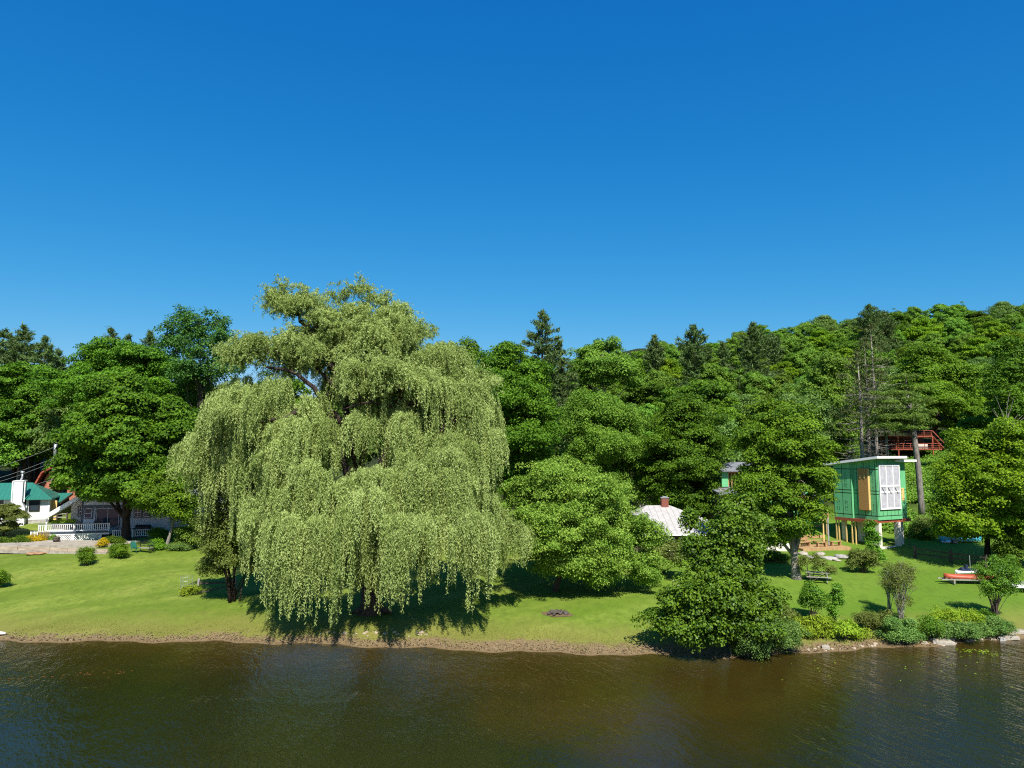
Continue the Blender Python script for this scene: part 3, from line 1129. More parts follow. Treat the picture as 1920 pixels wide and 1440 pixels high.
# cottage side
LT('maple_tree', 'large dense maple with a thick dark trunk in front of the white cottage', (236, 1014),
   [(222, 735, 46, 32), (190, 780, 62, 46), (262, 775, 60, 44), (160, 830, 44, 48), (225, 830, 72, 56, -2.5), (300, 820, 52, 50), (330, 790, 40, 42), (142, 885, 24, 34), (185, 890, 56, 36, -1.5), (255, 890, 62, 36, -2),
    (320, 880, 38, 44, -.5), (215, 922, 44, 18, -1.5), (172, 922, 22, 14, -.5), (290, 930, 36, 22, -1), (225, 820, 80, 80, 3.5)],
   'maple_deep', seed=28, leaf=.40, cr=.95, per=60, dens=1.9, trunk=.48, flat=.55, droop=.3, bark='barkdark', limb_n=22)
LT('slim_tree', 'slim tree with a pale bent trunk and drooping olive leaves beside the white cottage', (316, 1029),
   [(300, 915, 46, 34), (335, 935, 34, 36), (290, 950, 28, 22), (318, 955, 30, 24), (345, 965, 24, 24)],
   'maple', seed=29, leaf=.26, cr=.7, per=42, dens=1.1, trunk=.16, flat=.5, bark='barkpale', limb_n=10,
   trunk_path=[(-.3, 0, -.1), (-.2, 0, .3), (.25, 0, 2.0), (.45, 0, 3.6), (.2, 0, 5.2), (0, 0, 6.4)])
LT('small_tree', 'small layered tree with dark crooked trunk near the green-roofed cottage', (6, 1006),
   [(8, 960, 28, 13), (30, 968, 20, 10, -.4), (-14, 968, 26, 14), (18, 985, 20, 7), (-5, 990, 22, 8)], 'olive', seed=30, leaf=.22, cr=.5, per=46, dens=1.3, trunk=.13, flat=.35, bark='barkdark', limb_n=10)
LT('airy_tree', 'tall airy tree with open cool green leaves standing against the sky beside the willow', (380, 800),
   [(350, 625, 42, 40), (395, 610, 40, 34), (425, 640, 22, 34), (370, 665, 56, 36), (325, 650, 20, 26), (345, 600, 24, 24), (415, 680, 34, 28), (385, 700, 60, 30)],
   'blue', D=88, seed=31, leaf=.34, cr=.62, per=13, dens=1.15, trunk=.20, flat=.8, gaps=.35, limb_n=46, shell=.9, bark='bark')
LT('maple_tree', 'broad maple rising behind the dense cottage maple', (225, 900),
   [(225, 672, 70, 34), (170, 690, 44, 36), (285, 690, 54, 40), (240, 720, 84, 50, -2), (330, 720, 44, 50), (120, 740, 44, 48)],
   'maple_deep', D=97, seed=32, leaf=.40, cr=1.15, per=44, dens=1.3, trunk=.40, flat=.42, limb_n=6)
LT('maple_tree', 'dark maple in the wood directly above the green-roofed cottage', (50, 900),
   [(30, 720, 52, 44), (85, 745, 48, 50), (-10, 760, 44, 56), (50, 790, 70, 48, -1.5), (15, 845, 56, 40), (70, 830, 36, 40)],
   'dark', D=106, seed=33, leaf=.40, cr=1.1, per=44, dens=1.35, trunk=.36, flat=.45, limb_n=8)
LT('dark_tree', 'shadowy leafy tree between the airy tree and the willow', (370, 900),
   [(370, 740, 46, 50), (340, 790, 40, 50), (390, 800, 44, 60), (360, 860, 44, 50)], 'dark', D=92, seed=34, leaf=.36, cr=1.0, per=42, trunk=.3, limb_n=6)
# behind the willow on the sunny side
LT('maple_tree', 'dense mid-green maple with a knobbly top directly beyond the willow', (950, 990),
   [(958, 672, 26, 28), (925, 700, 46, 40), (985, 710, 42, 44), (950, 750, 62, 52, -1.5), (905, 770, 42, 60), (1010, 780, 36, 54), (955, 815, 64, 54, -2), (1000, 860, 48, 48, -.5), (910, 860, 44, 60), (960, 900, 56, 44, -1), (950, 790, 80, 110, 3)],
   'dark', D=74, seed=35, leaf=.30, cr=.85, per=46, dens=1.35, trunk=.36, flat=.65, droop=.1, limb_n=10, spread=.6)
LT('leafy_tree', 'spiky-topped dark tree peeping over the willow crown against the sky', (850, 950),
   [(825, 690, 20, 34), (848, 680, 16, 34), (878, 672, 20, 32), (850, 730, 50, 44), (810, 740, 34, 40), (850, 790, 56, 60)], 'dark', D=82, seed=36, leaf=.34, cr=.8, per=38, trunk=.3, flat=.9, limb_n=6)
LT('arching_tree', 'arching fine-leaved grey-green tree between the pale bushy tree and a dark cone maple', (1140, 960),
   [(1120, 765, 54, 34), (1165, 790, 44, 36), (1090, 790, 40, 40), (1150, 835, 56, 44, -1.5), (1195, 850, 34, 44), (1105, 850, 44, 50), (1180, 905, 44, 40), (1130, 905, 60, 40)],
   'hill', D=86, seed=37, leaf=.26, cr=.85, per=64, dens=1.25, trunk=.26, flat=.85, limb_n=16, spread=.8, droop=.5)
LT('maple_tree', 'tall cone-shaped layered maple beyond the pyramid roof', (1285, 985),
   [(1275, 758, 34, 26), (1258, 795, 46, 32), (1305, 795, 42, 34), (1280, 830, 62, 38, -1.5), (1320, 850, 40, 38), (1240, 860, 40, 38), (1285, 885, 72, 38, -2), (1330, 905, 32, 30), (1240, 920, 44, 30), (1290, 940, 58, 30, -1.5), (1285, 860, 70, 70, 3)],
   'maple_deep', D=84, seed=38, leaf=.32, cr=.95, per=48, dens=1.35, trunk=.34, flat=.42, droop=.3, limb_n=8)
LT('round_tree', 'round-headed tree with bare forked limbs showing under its crown on the near hill', (1130, 850),
   [(1128, 668, 46, 28), (1095, 690, 28, 26), (1165, 690, 28, 28), (1130, 705, 52, 28, -1.5), (1185, 715, 16, 18), (1080, 715, 18, 18)],
   'hill', D=120, seed=39, leaf=.42, cr=1.1, per=40, dens=1.3, trunk=.34, flat=.6, bark='barkpale', limb_n=16, fork=.6)
LT('maple_tree', 'big mid-green maple on the slope directly above the red deck house', (1750, 830),
   [(1745, 690, 50, 40), (1790, 720, 44, 44), (1710, 725, 40, 44), (1755, 755, 62, 46, -2), (1800, 775, 36, 36), (1830, 800, 36, 30), (1720, 785, 36, 22)],
   'maple', D=150, seed=40, leaf=.52, cr=1.4, per=48, dens=1.35, trunk=.45, flat=.5, limb_n=6)
LT('dark_tree', 'dark green tree at the edge of the picture behind the yellow-green maple', (1905, 850),
   [(1905, 660, 36, 32), (1925, 705, 46, 48), (1885, 720, 34, 44), (1910, 770, 46, 40)], 'dark', D=112, seed=41, leaf=.42, cr=1.15, per=44, trunk=.36, limb_n=6)
LT('leafy_tree', 'bright green leafy tree left of the bare-trunked pines', (1560, 900),
   [(1555, 700, 36, 36), (1525, 740, 40, 44), (1580, 750, 34, 50), (1550, 800, 50, 44), (1580, 840, 26, 40)], 'hill', D=118, seed=42, leaf=.42, cr=1.1, per=44, trunk=.34, limb_n=8)

# pines
place_pine('pine_tree', 'lone white pine standing above the wood to the sunny side of the willow', 'tree', (1017, 590), 98, 105, seed=51, hb=.25, shape=.62, ragged=.35, up=.3, tuft=.62)
place_pine('pine_tree', 'lower dark pine tucked against the lone white pine', 'tree', (1048, 652), 100, 80, seed=52, shape=.6, hb=.2, ragged=.3, up=.25, tuft=.6)
for i_, (tx, ty, dd, rr, lb) in enumerate([
        (45, 618, 128, 46, 'ragged white pine, tallest of the pine clump above the green-roofed cottage'),
        (8, 622, 132, 44, 'ragged white pine at the very edge of the pine clump'),
        (85, 640, 126, 42, 'ragged white pine on the inner side of the pine clump, next to open sky'),
        (110, 662, 130, 30, 'lowest small white pine of the pine clump beside the gap of sky'),
        (208, 622, 128, 32, 'white pine tip just above the broad back maple'),
        (240, 634, 132, 26, 'thin white pine tip above the broad back maple, middle of three tips'),
        (282, 628, 130, 30, 'white pine tip between the broad back maple and the airy tree'),
        (1227, 634, 205, 20, 'short pine on the skyline above the arching tree'),
        (1300, 614, 190, 32, 'full dark pine on the skyline above the cone-shaped maple'),
        (1412, 610, 200, 32, 'pale white pine on the skyline above the maple by the picnic table'),
        (1447, 630, 215, 22, 'rounded dark conifer beside the pale skyline pine'),
        (1354, 645, 230, 12, 'tiny pine tip on the skyline between the two larger skyline pines'),
        (1630, 574, 255, 26, 'pine at the top of the hill, taller of the twin skyline pines'),
        (1655, 586, 260, 24, 'pine at the top of the hill, shorter of the twin skyline pines')]):
    place_pine('pine_tree', lb, 'tree', (tx, ty), dd, rr * 2.3, seed=60 + i_, hb=.2, ragged=.4, up=.25, tuft=.75 if dd < 150 else 1.1, group='pines', nt_=8 if dd < 150 else 6,
               dens=1.0 if dd < 150 else .7, shape=.6)

# old pines with bare pale trunks behind the green tower
for i_, (bx, tx, ty, r_, dd, lb) in enumerate([
        (1613, 1608, 668, 58, 99, 'half-bare old pine with grey trunk, nearest the leafy maples on the tower side'),
        (1622, 1620, 640, 52, 101, 'half-bare old pine with thin pale trunk in the middle of the bare pines'),
        (1632, 1632, 612, 56, 100, 'tallest half-bare old pine with the whitest trunk of the bare pines')]):
    rg_ = np.random.default_rng(80 + i_)
    top = P(tx, ty, dd)
    g_ = gz(top.x, dd)
    H_ = top.z - g_
    rt = empty('bare_pine_tree', (top.x, dd, g_), lb, 'tree', 'bare-trunked pines behind the green tower')
    me_, tb_ = pine_mesh('bare_pine', H_, r_ * 1.5 * mpp(dd), rg_, M['deadpine'], hb=.46, tuft=.45, ragged=.6, up=.10, shape=.42, nt_=6, dens=.42)
    link('crown', me_, rt)
    tb2 = MB()
    tb2.tube([(0, 0, -.3), (0, 0, H_ * .35), (.1, 0, H_ * .7), (0, 0, H_)], [.30, .25, .15, .03], 8)
    tb2.build('trunk', M['barkpale'], rt, smooth=True)
    db = MB()
    for k in range(64):
        a_ = rg_.uniform(0, 6.28)
        h_ = H_ * rg_.uniform(.10, .80)
        l_ = rg_.uniform(1.2, 4.2)
        p0 = Vector((0, 0, h_))
        p1 = p0 + Vector((math.cos(a_) * l_ * .6, math.sin(a_) * l_ * .6, -.1 * l_))
        p2 = p0 + Vector((math.cos(a_) * l_, math.sin(a_) * l_, -.05 * l_))
        db.tube([p0, p1, p2], [.05, .035, .01], 4)
        for q_ in range(3):
            e_ = p1 + Vector(rg_.normal(size=3)) * .6
            db.tube([p0.lerp(p1, .5 + .15 * q_), e_], [.02, .006], 4)
    db.build('dead_branches', M['barkpale'], rt)

# pine with the leaning trunk beside the tower
PB = G(1729, 968)
rt = empty('leaning_pine_tree', PB, 'pine with long bare leaning trunk and flat foliage shelves beside the green tower', 'tree')
tb_ = MB()
pp_ = [P(1729, 970, PB.y) - PB, P(1727, 940, PB.y) - PB, P(1722, 880, PB.y) - PB, P(1714, 815, PB.y) - PB, P(1704, 760, PB.y + .3) - PB, P(1697, 700, PB.y + .5) - PB]
tb_.tube(pp_, [.42, .36, .34, .32, .2, .05], 10)
rg_ = np.random.default_rng(90)
C_, R_, O_ = [], [], []
for (cx_, cy_, w_, dy_) in [(1690, 706, 24, 0), (1705, 728, 30, 1), (1670, 738, 30, -1), (1694, 752, 40, -1.5), (1660, 770, 30, .5), (1712, 772, 34, -1), (1690, 782, 42, -2), (1716, 790, 28, .5), (1682, 800, 40, -1.5), (1660, 788, 26, 1)]:
    c_ = P(cx_, cy_, PB.y + dy_) - PB
    wm = w_ * mpp(PB.y)
    limbs_to(tb_, pp_[4].lerp(pp_[3], rg_.random() * .7), [c_ + Vector((0, 0, -.1))], .09, rg_, 5)
    n_ = int(w_ * .9)
    q_ = rg_.uniform(-1, 1, (n_, 3)) * np.array([wm, wm * .8, .25])
    C_.append(np.array(c_) + q_)
    R_.append(np.full(n_, .75))
    O_.append(np.tile([0, -.3, .6], (n_, 1)))
co_, va_ = clump_leaves(np.concatenate(C_), np.concatenate(R_), np.concatenate(O_), 70, .34, rg_, flat=.35, aspect=.22, droop=.2)
link('crown', quad_mesh('leaning_pine_crown', co_, va_, M['shelfpine']), rt)
tb_.build('trunk', M['barkgrey'], rt, smooth=True)

# bare snag
sb_ = P(1888, 800, 104)
rt = empty('dead_snag', (sb_.x, 104, gz(sb_.x, 104)), 'leafless grey branches poking out above the yellow-green maple', 'dead tree')
tb_ = MB()
hz_ = sb_.z - gz(sb_.x, 104)
tb_.tube([(0, 0, -.2), (0, 0, hz_ * .6), (.1, 0, hz_)], [.2, .15, .1], 6)
for k in range(9):
    e_ = Vector((-2.4 + .75 * k + rg_.normal() * .3, rg_.normal() * .5, hz_ + 3.6 + rg_.normal() * .8 - abs(k - 3) * .25))
    limbs_to(tb_, (.1, 0, hz_ - .3), [e_], .07, rg_, 5, sag=-.05)
tb_.build('branches', M['barkpale'], rt)

# ------------------------------------------------------------------ the wood on the hill: every tree its own object, crowns shared
KINDS = [
    ('bright round broadleaf', 'hill', [(0, 0, 8.2, 4.6, 4.4, 4.2), (2.6, .5, 6.6, 3.2, 3, 3), (-2.8, .4, 7.0, 3.2, 3, 3.2), (.5, -2.4, 6.6, 3.4, 3, 3.2), (0, 1, 10.6, 2.8, 2.8, 2.4)], .50),
    ('deep green layered maple', 'maple', [(0, 0, 10.5, 2.8, 2.8, 2.2), (1.6, -.6, 8.2, 3.4, 3.4, 2.4), (-2, .2, 7.8, 3.4, 3.4, 2.4), (.6, -1.6, 5.8, 4.2, 3.6, 2.4), (-2.4, -.8, 5.4, 3, 3, 2.2), (2.8, .4, 5.6, 3, 3, 2.2)], .58),
    ('pale feathery broadleaf', 'bluegreen', [(0, 0, 8.6, 4.2, 4, 3.8), (2.2, -1, 7, 3, 3, 3), (-2.4, -.6, 6.6, 3.2, 3, 3), (-.8, .4, 10.8, 2.6, 2.6, 2.2)], .80),
    ('golden-green maple', 'maple_gold', [(0, 0, 9, 4, 4, 3.2), (2.4, -.8, 7, 3.2, 3, 2.6), (-2.4, -.4, 7.2, 3.2, 3, 2.8), (0, -1.8, 5.6, 3.8, 3, 2.4), (.4, .2, 11.2, 2.2, 2.2, 1.8)], .6),
    ('dark dense broadleaf', 'dark', [(0, 0, 8.4, 4.2, 4, 4), (1.8, -1, 10, 2.8, 2.8, 2.6), (-2, -.5, 9.4, 2.8, 2.8, 2.8), (2.6, -.5, 6.2, 3, 3, 2.8), (-2.6, -.5, 6, 3, 3, 2.8)], .60),
    ('narrow upright broadleaf', 'hill', [(0, 0, 7.2, 3.2, 3.2, 4), (.6, -.5, 10.4, 2.4, 2.4, 3), (-.9, -.6, 5.6, 3, 2.8, 2.6), (.3, 0, 12.6, 1.5, 1.5, 1.6)], .70),
]
PROTO = []
for k, (desc, mt, lob, fl) in enumerate(KINDS):
    rg_ = np.random.default_rng(200 + k)
    C_, R_, O_ = lobe_clumps(sub_lobes(lob, 4, rg_), 0.92, .85, rg_, .5, -.55, .14, .22)
    co_, va_ = clump_leaves(C_, R_, O_, 84, .31 if mt != 'bluegreen' else .27, rg_, fl, .72, .28 if fl < .6 else .1, spread=.55)
    cm_ = quad_mesh('wood_crown_%d' % k, co_, va_, M[mt])
    tb_ = MB()
    tb_.tube([(0, 0, -1.2), (0, 0, 2.5), (.1, 0, 6), (0, 0, 10)], [.30, .24, .18, .05], 7)
    for l in lob:
        limbs_to(tb_, (.05, 0, 4.5), [l[:3]], .11, rg_, 5)
    o_ = tb_.build('trunk', M['barkpale' if k in (0, 2, 5) else 'bark'], None, smooth=True)
    tmesh = o_.data
    bpy.data.objects.remove(o_)
    PROTO.append((desc, cm_, tmesh))

WOOD = []


def wood_tree(x, y, k, s, rz):
    r_ = empty('wood_tree', (x, y, gz(x, y)), rz=rz)
    r_.scale = (s * random.uniform(.9, 1.1), s * random.uniform(.9, 1.1), s)
    link('crown', PROTO[k][1], r_)
    link('trunk', PROTO[k][2], r_)
    WOOD.append((r_, x, y, k))


def wood_row(D, px0, px1, step, s, skip=()):
    px = px0
    while px < px1:
        j = random.uniform(-.25, .25) * step * FPX / D
        q = px + j
        dd = D + random.uniform(-.04, .04) * D
        if not any(a < q < b for a, b in skip):
            x = ray(q, 800)[0] * dd
            k = random.choices(range(6), (32, 10, 22, 24, 4, 8) if dd > 165 else (26, 24, 20, 10, 12, 8) if dd > 125 else (18, 30, 18, 4, 22, 8))[0]
            wood_tree(x, dd, k, s * random.uniform(.82, 1.18), random.uniform(0, 6.28))
        px += step * FPX / D


CLR = ((1635, 1820),)
wood_row(93, 1110, 1580, 8.5, .80)
wood_row(97, 1850, 1960, 8.5, .72)
wood_row(106, 1000, 1600, 8.5, .95)
wood_row(122, 1010, 1640, 8.5, 1.0)
wood_row(124, 1830, 1990, 8.5, .95)
wood_row(140, 1000, 1650, 8.5, 1.05)
wood_row(144, 1810, 2000, 8.5, 1.0)
wood_row(162, 1000, 2000, 8.8, 1.05, ((1660, 1740),))
wood_row(184, 1020, 2000, 9.0, 1.08)
wood_row(208, 1060, 2000, 9.2, 1.1)
wood_row(236, 1120, 2000, 9.4, 1.12)
wood_row(268, 1250, 2000, 9.8, 1.15)
wood_row(305, 1420, 2010, 10.2, 1.2)
wood_row(345, 1560, 2010, 11, 1.22)
# cottage side and behind the willow
wood_row(107, -60, 120, 8.0, 1.0)
wood_row(112, -40, 470, 8.2, 1.2)
wood_row(126, -60, 500, 8.6, 1.3)
wood_row(146, -40, 520, 9.0, 1.2)
wood_row(105, 520, 980, 8.4, 1.05)
wood_row(128, 780, 1010, 8.8, 1.1)
wood_row(165, 120, 420, 9.4, 1.15)

LAND = [(-400, 95, 'over the green-roofed cottage'), (95, 345, 'behind the white cottage'), (345, 620, 'behind the willow and airy tree'), (620, 960, 'directly behind the willow'),
        (960, 1090, 'under the lone white pine'), (1090, 1210, 'above the arching tree'), (1210, 1350, 'above the pyramid roof'), (1350, 1560, 'above the picnic-table maple'),
        (1560, 1670, 'around the bare-trunked pines'), (1670, 1800, 'above the red deck house'), (1800, 4000, 'above the yellow-green maple')]
BAND = [(0, 104, 'at the foot of the wood'), (104, 133, 'low on the hill'), (133, 172, 'part way uphill'), (172, 222, 'mid hill'), (222, 285, 'high on the hill'), (285, 999, 'on the hill crest')]
_bins = {}
for r_, x, y, k in WOOD:
    px = 960 + FPX * x / y
    ld = next(t for a, b, t in LAND if a <= px < b)
    bd = next(t for a, b, t in BAND if a <= y < b)
    _bins.setdefault((k, bd, ld), []).append((px, r_))
ORD = ['nearest the willow', 'second from willow', 'third from willow', 'fourth from willow', 'fifth from willow', 'sixth from willow']
for (k, bd, ld), lst in _bins.items():
    lst.sort(key=lambda q: abs(q[0] - 690))
    for i_, (px, r_) in enumerate(lst):
        lb = '%s %s %s' % (PROTO[k][0], bd, ld)
        if len(lst) > 1:
            lb += ', ' + ORD[min(i_, 5)]
        tag(r_, lb, 'tree', 'trees of the wood on the hill')

# low green growth covering the open slope between the tower and the red deck house
rg_ = np.random.default_rng(300)
n_ = 5200
pxs = rg_.uniform(1600, 1900, n_)
dds = rg_.uniform(80, 150, n_)
xs_ = np.array([ray(a, 800)[0] for a in pxs]) * dds
keep = (np.sin(xs_ * .7) + np.sin(dds * .45 + xs_ * .3) + rg_.normal(size=n_) * .6) > -.9
keep &= ~((np.abs(pxs - 1735) < 42) & (np.abs(dds - 93) < 4))
xs_, dds = xs_[keep], dds[keep]
zs_ = elev(xs_, dds)
C_ = np.stack([xs_, dds, zs_ + .25 + .35 * rg_.random(len(xs_))], 1)
co_, va_ = clump_leaves(C_, .35 + .55 * rg_.random(len(C_)), np.tile([0, -.4, .7], (len(C_), 1)), 34, .26, rg_, flat=.9)
tag(link('undergrowth', quad_mesh('undergrowth', co_, va_, M['hill'])), 'low bright green growth on the slope under the red deck house', None, None, 'stuff')

# ------------------------------------------------------------------ houses


def part(name, mb, mat, parent, **kw):
    return mb.build(name, M[mat], parent, **kw)


def window(parent, x0, x1, z0, z1, y, face=-1, depth=.10, frame='darkblue', sash='white', mull=(1, 1), glass='glass'):
    """window in a wall lying along local X at local y, looking towards -Y (face=-1); casing, sash bars, pane"""
    f = -depth * .5 if face < 0 else depth * .5
    mb = MB()
    w = .09
    ya, yb = sorted((y + f * 2, y))
    mb.box(x0 - w, x0, ya, yb, z0 - w, z1 + w).box(x1, x1 + w, ya, yb, z0 - w, z1 + w)
    mb.box(x0, x1, ya, yb, z1, z1 + w).box(x0, x1, ya, yb, z0 - w, z0)
    wn = mb.build('window', M[frame], parent)
    sb = MB()
    ya2, yb2 = sorted((y + f * 1.4, y + f * .2))
    t = .05
    sb.box(x0, x0 + t, ya2, yb2, z0, z1).box(x1 - t, x1, ya2, yb2, z0, z1).box(x0 + t, x1 - t, ya2, yb2, z1 - t, z1).box(x0 + t, x1 - t, ya2, yb2, z0, z0 + t)
    for i in range(1, mull[0]):
        xm = x0 + (x1 - x0) * i / mull[0]
        sb.box(xm - .02, xm + .02, ya2 + .004, yb2 - .004, z0 + t, z1 - t)
    for j in range(1, mull[1]):
        zm = z0 + (z1 - z0) * j / mull[1]
        sb.box(x0 + t, x1 - t, ya2 + .002, yb2 - .002, zm - .025, zm + .025)
    sb.build('sash', M[sash], wn)
    pb = MB()
    yp = y + f * .6
    pb.box(x0 + .01, x1 - .01, yp - .008, yp + .008, z0 + .01, z1 - .01)
    pb.build('pane', M[glass], wn)
    return wn


# ---- the green house under construction: tower
TC = G(1650, 1031)
TR = R(26)
DT = TC.y
tw = empty('tower_house', (TC.x, TC.y, TC.z), 'unfinished house tower clad in bright green panels with black seams, raised on posts', 'house', rz=TR)
Z0, H1, H2 = 2.95, 6.15, 5.55       # floor height, wall height at the near corner and at the far end
W, L = 5.2, 5.0


def wz(y):
    return Z0 + H1 + (H2 - H1) * y / L


wb_ = MB()
wb_.slab([(0, 0, Z0), (3.75, 0, Z0), (3.75, 0, wz(0)), (0, 0, wz(0))], -.18)
wb_.slab([(3.751, .5, Z0 + .02), (W, .5, Z0 + .02), (W, .5, wz(.5)), (3.751, .5, wz(.5))], -.18)
wb_.slab([(3.755, .18, Z0), (3.755, .5, Z0), (3.755, .5, wz(.5)), (3.755, .18, wz(.2))], -.12)
wb_.slab([(0, 2.75, Z0), (0, .181, Z0), (0, .181, wz(.18)), (0, 2.75, wz(2.75))], -.18)
wb_.slab([(-.32, L, Z0), (-.32, 2.75, Z0), (-.32, 2.75, wz(2.75)), (-.32, L, wz(L))], -.18)
wb_.slab([(-.14, 2.75, Z0), (.17, 2.75, Z0), (.17, 2.75, wz(2.75)), (-.14, 2.75, wz(2.75))], -.12)
wb_.slab([(W - .003, .68, Z0), (W - .003, L, Z0), (W - .003, L, wz(L)), (W - .003, .68, wz(.7))], -.18)
wb_.slab([(W - .2, L - .01, Z0), (-.1, L - .01, Z0), (-.1, L - .01, wz(L)), (W - .2, L - .01, wz(L))], -.18)
part('wall', wb_, 'green_panel', tw)
# seams between the panels
sm = MB()
for z in (Z0 + .36, Z0 + 2.58, Z0 + 2.90, Z0 + 5.10):
    sm.box(-.004, 3.754, -.006, 0, z, z + .075)
    sm.box(3.76, W + .003, .494, .5, z, z + .075)
    sm.box(-.006, 0, .001, 2.74, z, z + .075)
    sm.box(-.326, -.32, 2.745, L, z, z + .075)
for x in (.10, 2.02, 1.80):
    sm.box(x, x + .05, -.0045, 0, Z0 + 5.18 if x > 1 else Z0 + .44, wz(0) - .05)
for x in (.75, 1.35, 1.95, 2.55, 3.1):
    sm.box(x, x + .045, -.0045, 0, Z0 + (.1 if x == 1.95 else .44), Z0 + .95)
for x in (4.0, 4.35):
    sm.box(x, x + .05, .4955, .5, Z0 + .44, wz(.5) - .05)
for x in (4.55, 4.75):
    sm.box(x, x + .03, .4957, .5, Z0 + .44, Z0 + 1.6)
for y in (.12, .75, 2.3):
    sm.box(-.0045, 0, y, y + .05, Z0 + .44, wz(y) - .05)
for y in (1.45,):
    sm.box(-.0045, 0, y, y + .05, Z0 + 5.2, wz(y) - .05).box(-.0045, 0, y - .03, y + .02, Z0 + .44, Z0 + .95)
for y in (2.79, 3.85, 4.94):
    sm.box(-.3245, -.32, y, y + .05, Z0 + .1, wz(y) - .05)
part('panel_seams', sm, 'tape', tw)
# rows of small printed marks running up the panels
pm = MB()
rg_ = random.Random(5)
for (yy, sx) in ((.45, -.003), (2.05, -.003), (3.3, -.323), (3.5, -.323), (4.3, -.323), (4.55, -.323)):
    for zb in (Z0 + .75, Z0 + 1.35, Z0 + 3.2, Z0 + 3.8, Z0 + 4.4):
        for k in range(7):
            if rg_.random() < .75:
                q_ = yy + rg_.uniform(-.02, .02)
                pm.box(sx - .003, sx, q_, q_ + .10, zb + k * .07, zb + k * .07 + .028)
for xx in (3.62, 4.2):
    for zb in (Z0 + 1.2, Z0 + 3.3, Z0 + 4.2):
        for k in range(7):
            if rg_.random() < .75:
                yq = 0 if xx < 3.7 else .5
                pm.box(xx, xx + .09, yq - .003, yq, zb + k * .07, zb + k * .07 + .028)
part('panel_print', pm, 'tape', tw)
ob = MB()
ob.box(-.28, -.008, .82, 1.95, Z0 + .95, Z0 + 5.22)
ob.box(-.24, -.009, 1.02, 1.5, Z0 + .86, Z0 + .95)
bo = part('boarded_window', ob, 'osb', tw)
cb = MB()
for y in (1.62, 1.10):
    cb.box(-.33, -.281, y, y + .13, Z0 + 4.2, Z0 + 4.55)
part('cleat', cb, 'lumber', bo)
eb = MB()
eb.box(-.27, -.008, .775, .817, Z0 + .97, Z0 + 5.2)
part('edge_board', eb, 'lumber', bo)
wr = MB()
wr.box(.28, 3.45, -.10, -.008, Z0 + 1.05, Z0 + 5.62)
ww = part('wrapped_window', wr, 'wrap', tw)
wf = MB()
for x in (.28, 1.27, 2.32, 3.33):
    wf.box(x, x + .12, -.145, -.102, Z0 + 1.05, Z0 + 5.62)
for z in (Z0 + 1.05, Z0 + 2.75, Z0 + 3.35, Z0 + 5.47):
    wf.box(.402, 3.328, -.140, -.101, z, z + .15)
part('frame', wf, 'white', ww)
kb = MB()
for x in (.62, 1.55, 2.6):
    kb.bar((x, -.15, Z0 + 3.25), (x + .45, -.15, Z0 + 2.6), .05, .02)
part('tape_strips', kb, 'tape', ww)
nb = MB()
nb.box(4.12, 4.86, .47, .497, Z0 + 1.85, Z0 + 3.15)
no = part('notice_board', nb, 'lumber', tw)
n2 = MB()
n2.box(4.22, 4.5, .464, .469, Z0 + 2.95, Z0 + 3.0).box(4.3, 4.7, .464, .469, Z0 + 2.0, Z0 + 2.04)
part('print', n2, 'tape', no)
rf = MB()
ov = .75


def rz_(y):
    return wz(y) + .02


rf.hexa([(-ov, -ov, rz_(-ov)), (3.9, -ov, rz_(-ov)), (3.9, L + 1.1, rz_(L + 1.1)), (-ov, L + 1.1, rz_(L + 1.1)),
         (-ov, -ov, rz_(-ov) + .24), (3.9, -ov, rz_(-ov) + .24), (3.9, L + 1.1, rz_(L + 1.1) + .24), (-ov, L + 1.1, rz_(L + 1.1) + .24)])
rf.hexa([(2.9, -.30, rz_(-.3) - .30), (W + .85, -.30, rz_(-.3) - .30), (W + .85, L, rz_(L) - .30), (2.9, L, rz_(L) - .30),
         (2.9, -.30, rz_(-.3) - .08), (W + .85, -.30, rz_(-.3) - .08), (W + .85, L, rz_(L) - .08), (2.9, L, rz_(L) - .08)])
part('roof', rf, 'white', tw)
bm = MB()
bm.box(-.34, W, .12, L, Z0 - .30, Z0 - .004)
part('floor_frame', bm, 'wood_red', tw)
# concrete pier frames and posts
for (xa, ya, xb, yb) in ((.02, .02, .46, .46), (2.95, .02, 3.39, .46), (4.35, .7, 4.75, 1.1), (.3, 4.3, .7, 4.7), (4.3, 4.3, 4.7, 4.7)):
    pb = MB()
    pb.box(xa, xb, ya, yb, -.6, Z0 - .305)
    part('pier', pb, 'concrete', tw)
pl = MB()
pl.box(.464, 2.946, .03, .24, -.5, .26).box(.05, .29, .3, 4.8, -.5, .15).box(3.41, 3.7, .3, 4.8, -.5, .15)
part('footing', pl, 'concrete', tw)
iw = MB()
iw.box(1.4, 1.55, 1.6, 3.6, -.2, Z0 - .31)
part('inner_wall', iw, 'concrete', tw)
for (x, y) in ((-.22, 2.55), (-.24, 2.95), (-.2, 4.6), (-.22, 4.9), (-.2, 3.7)):
    pb = MB()
    pb.box(x, x + .11, y, y + .11, -.25, Z0 - .304)
    part('post', pb, 'lumber', tw)

# ---- the older wing of the same building site, mostly behind the maple
hw = P(1480, 1020, DT + 9)
wx = empty('unfinished_house', (hw.x, hw.y, gz(hw.x, hw.y)), 'unfinished two-storey house wing with green wall panels, mostly hidden by the forked maple', 'house', rz=R(8))
Wz = gz(hw.x, hw.y)


def loc(px, py, D):
    v = P(px, py, D) - Vector((hw.x, hw.y, Wz))
    return Matrix.Rotation(-R(8), 3, 'Z') @ v


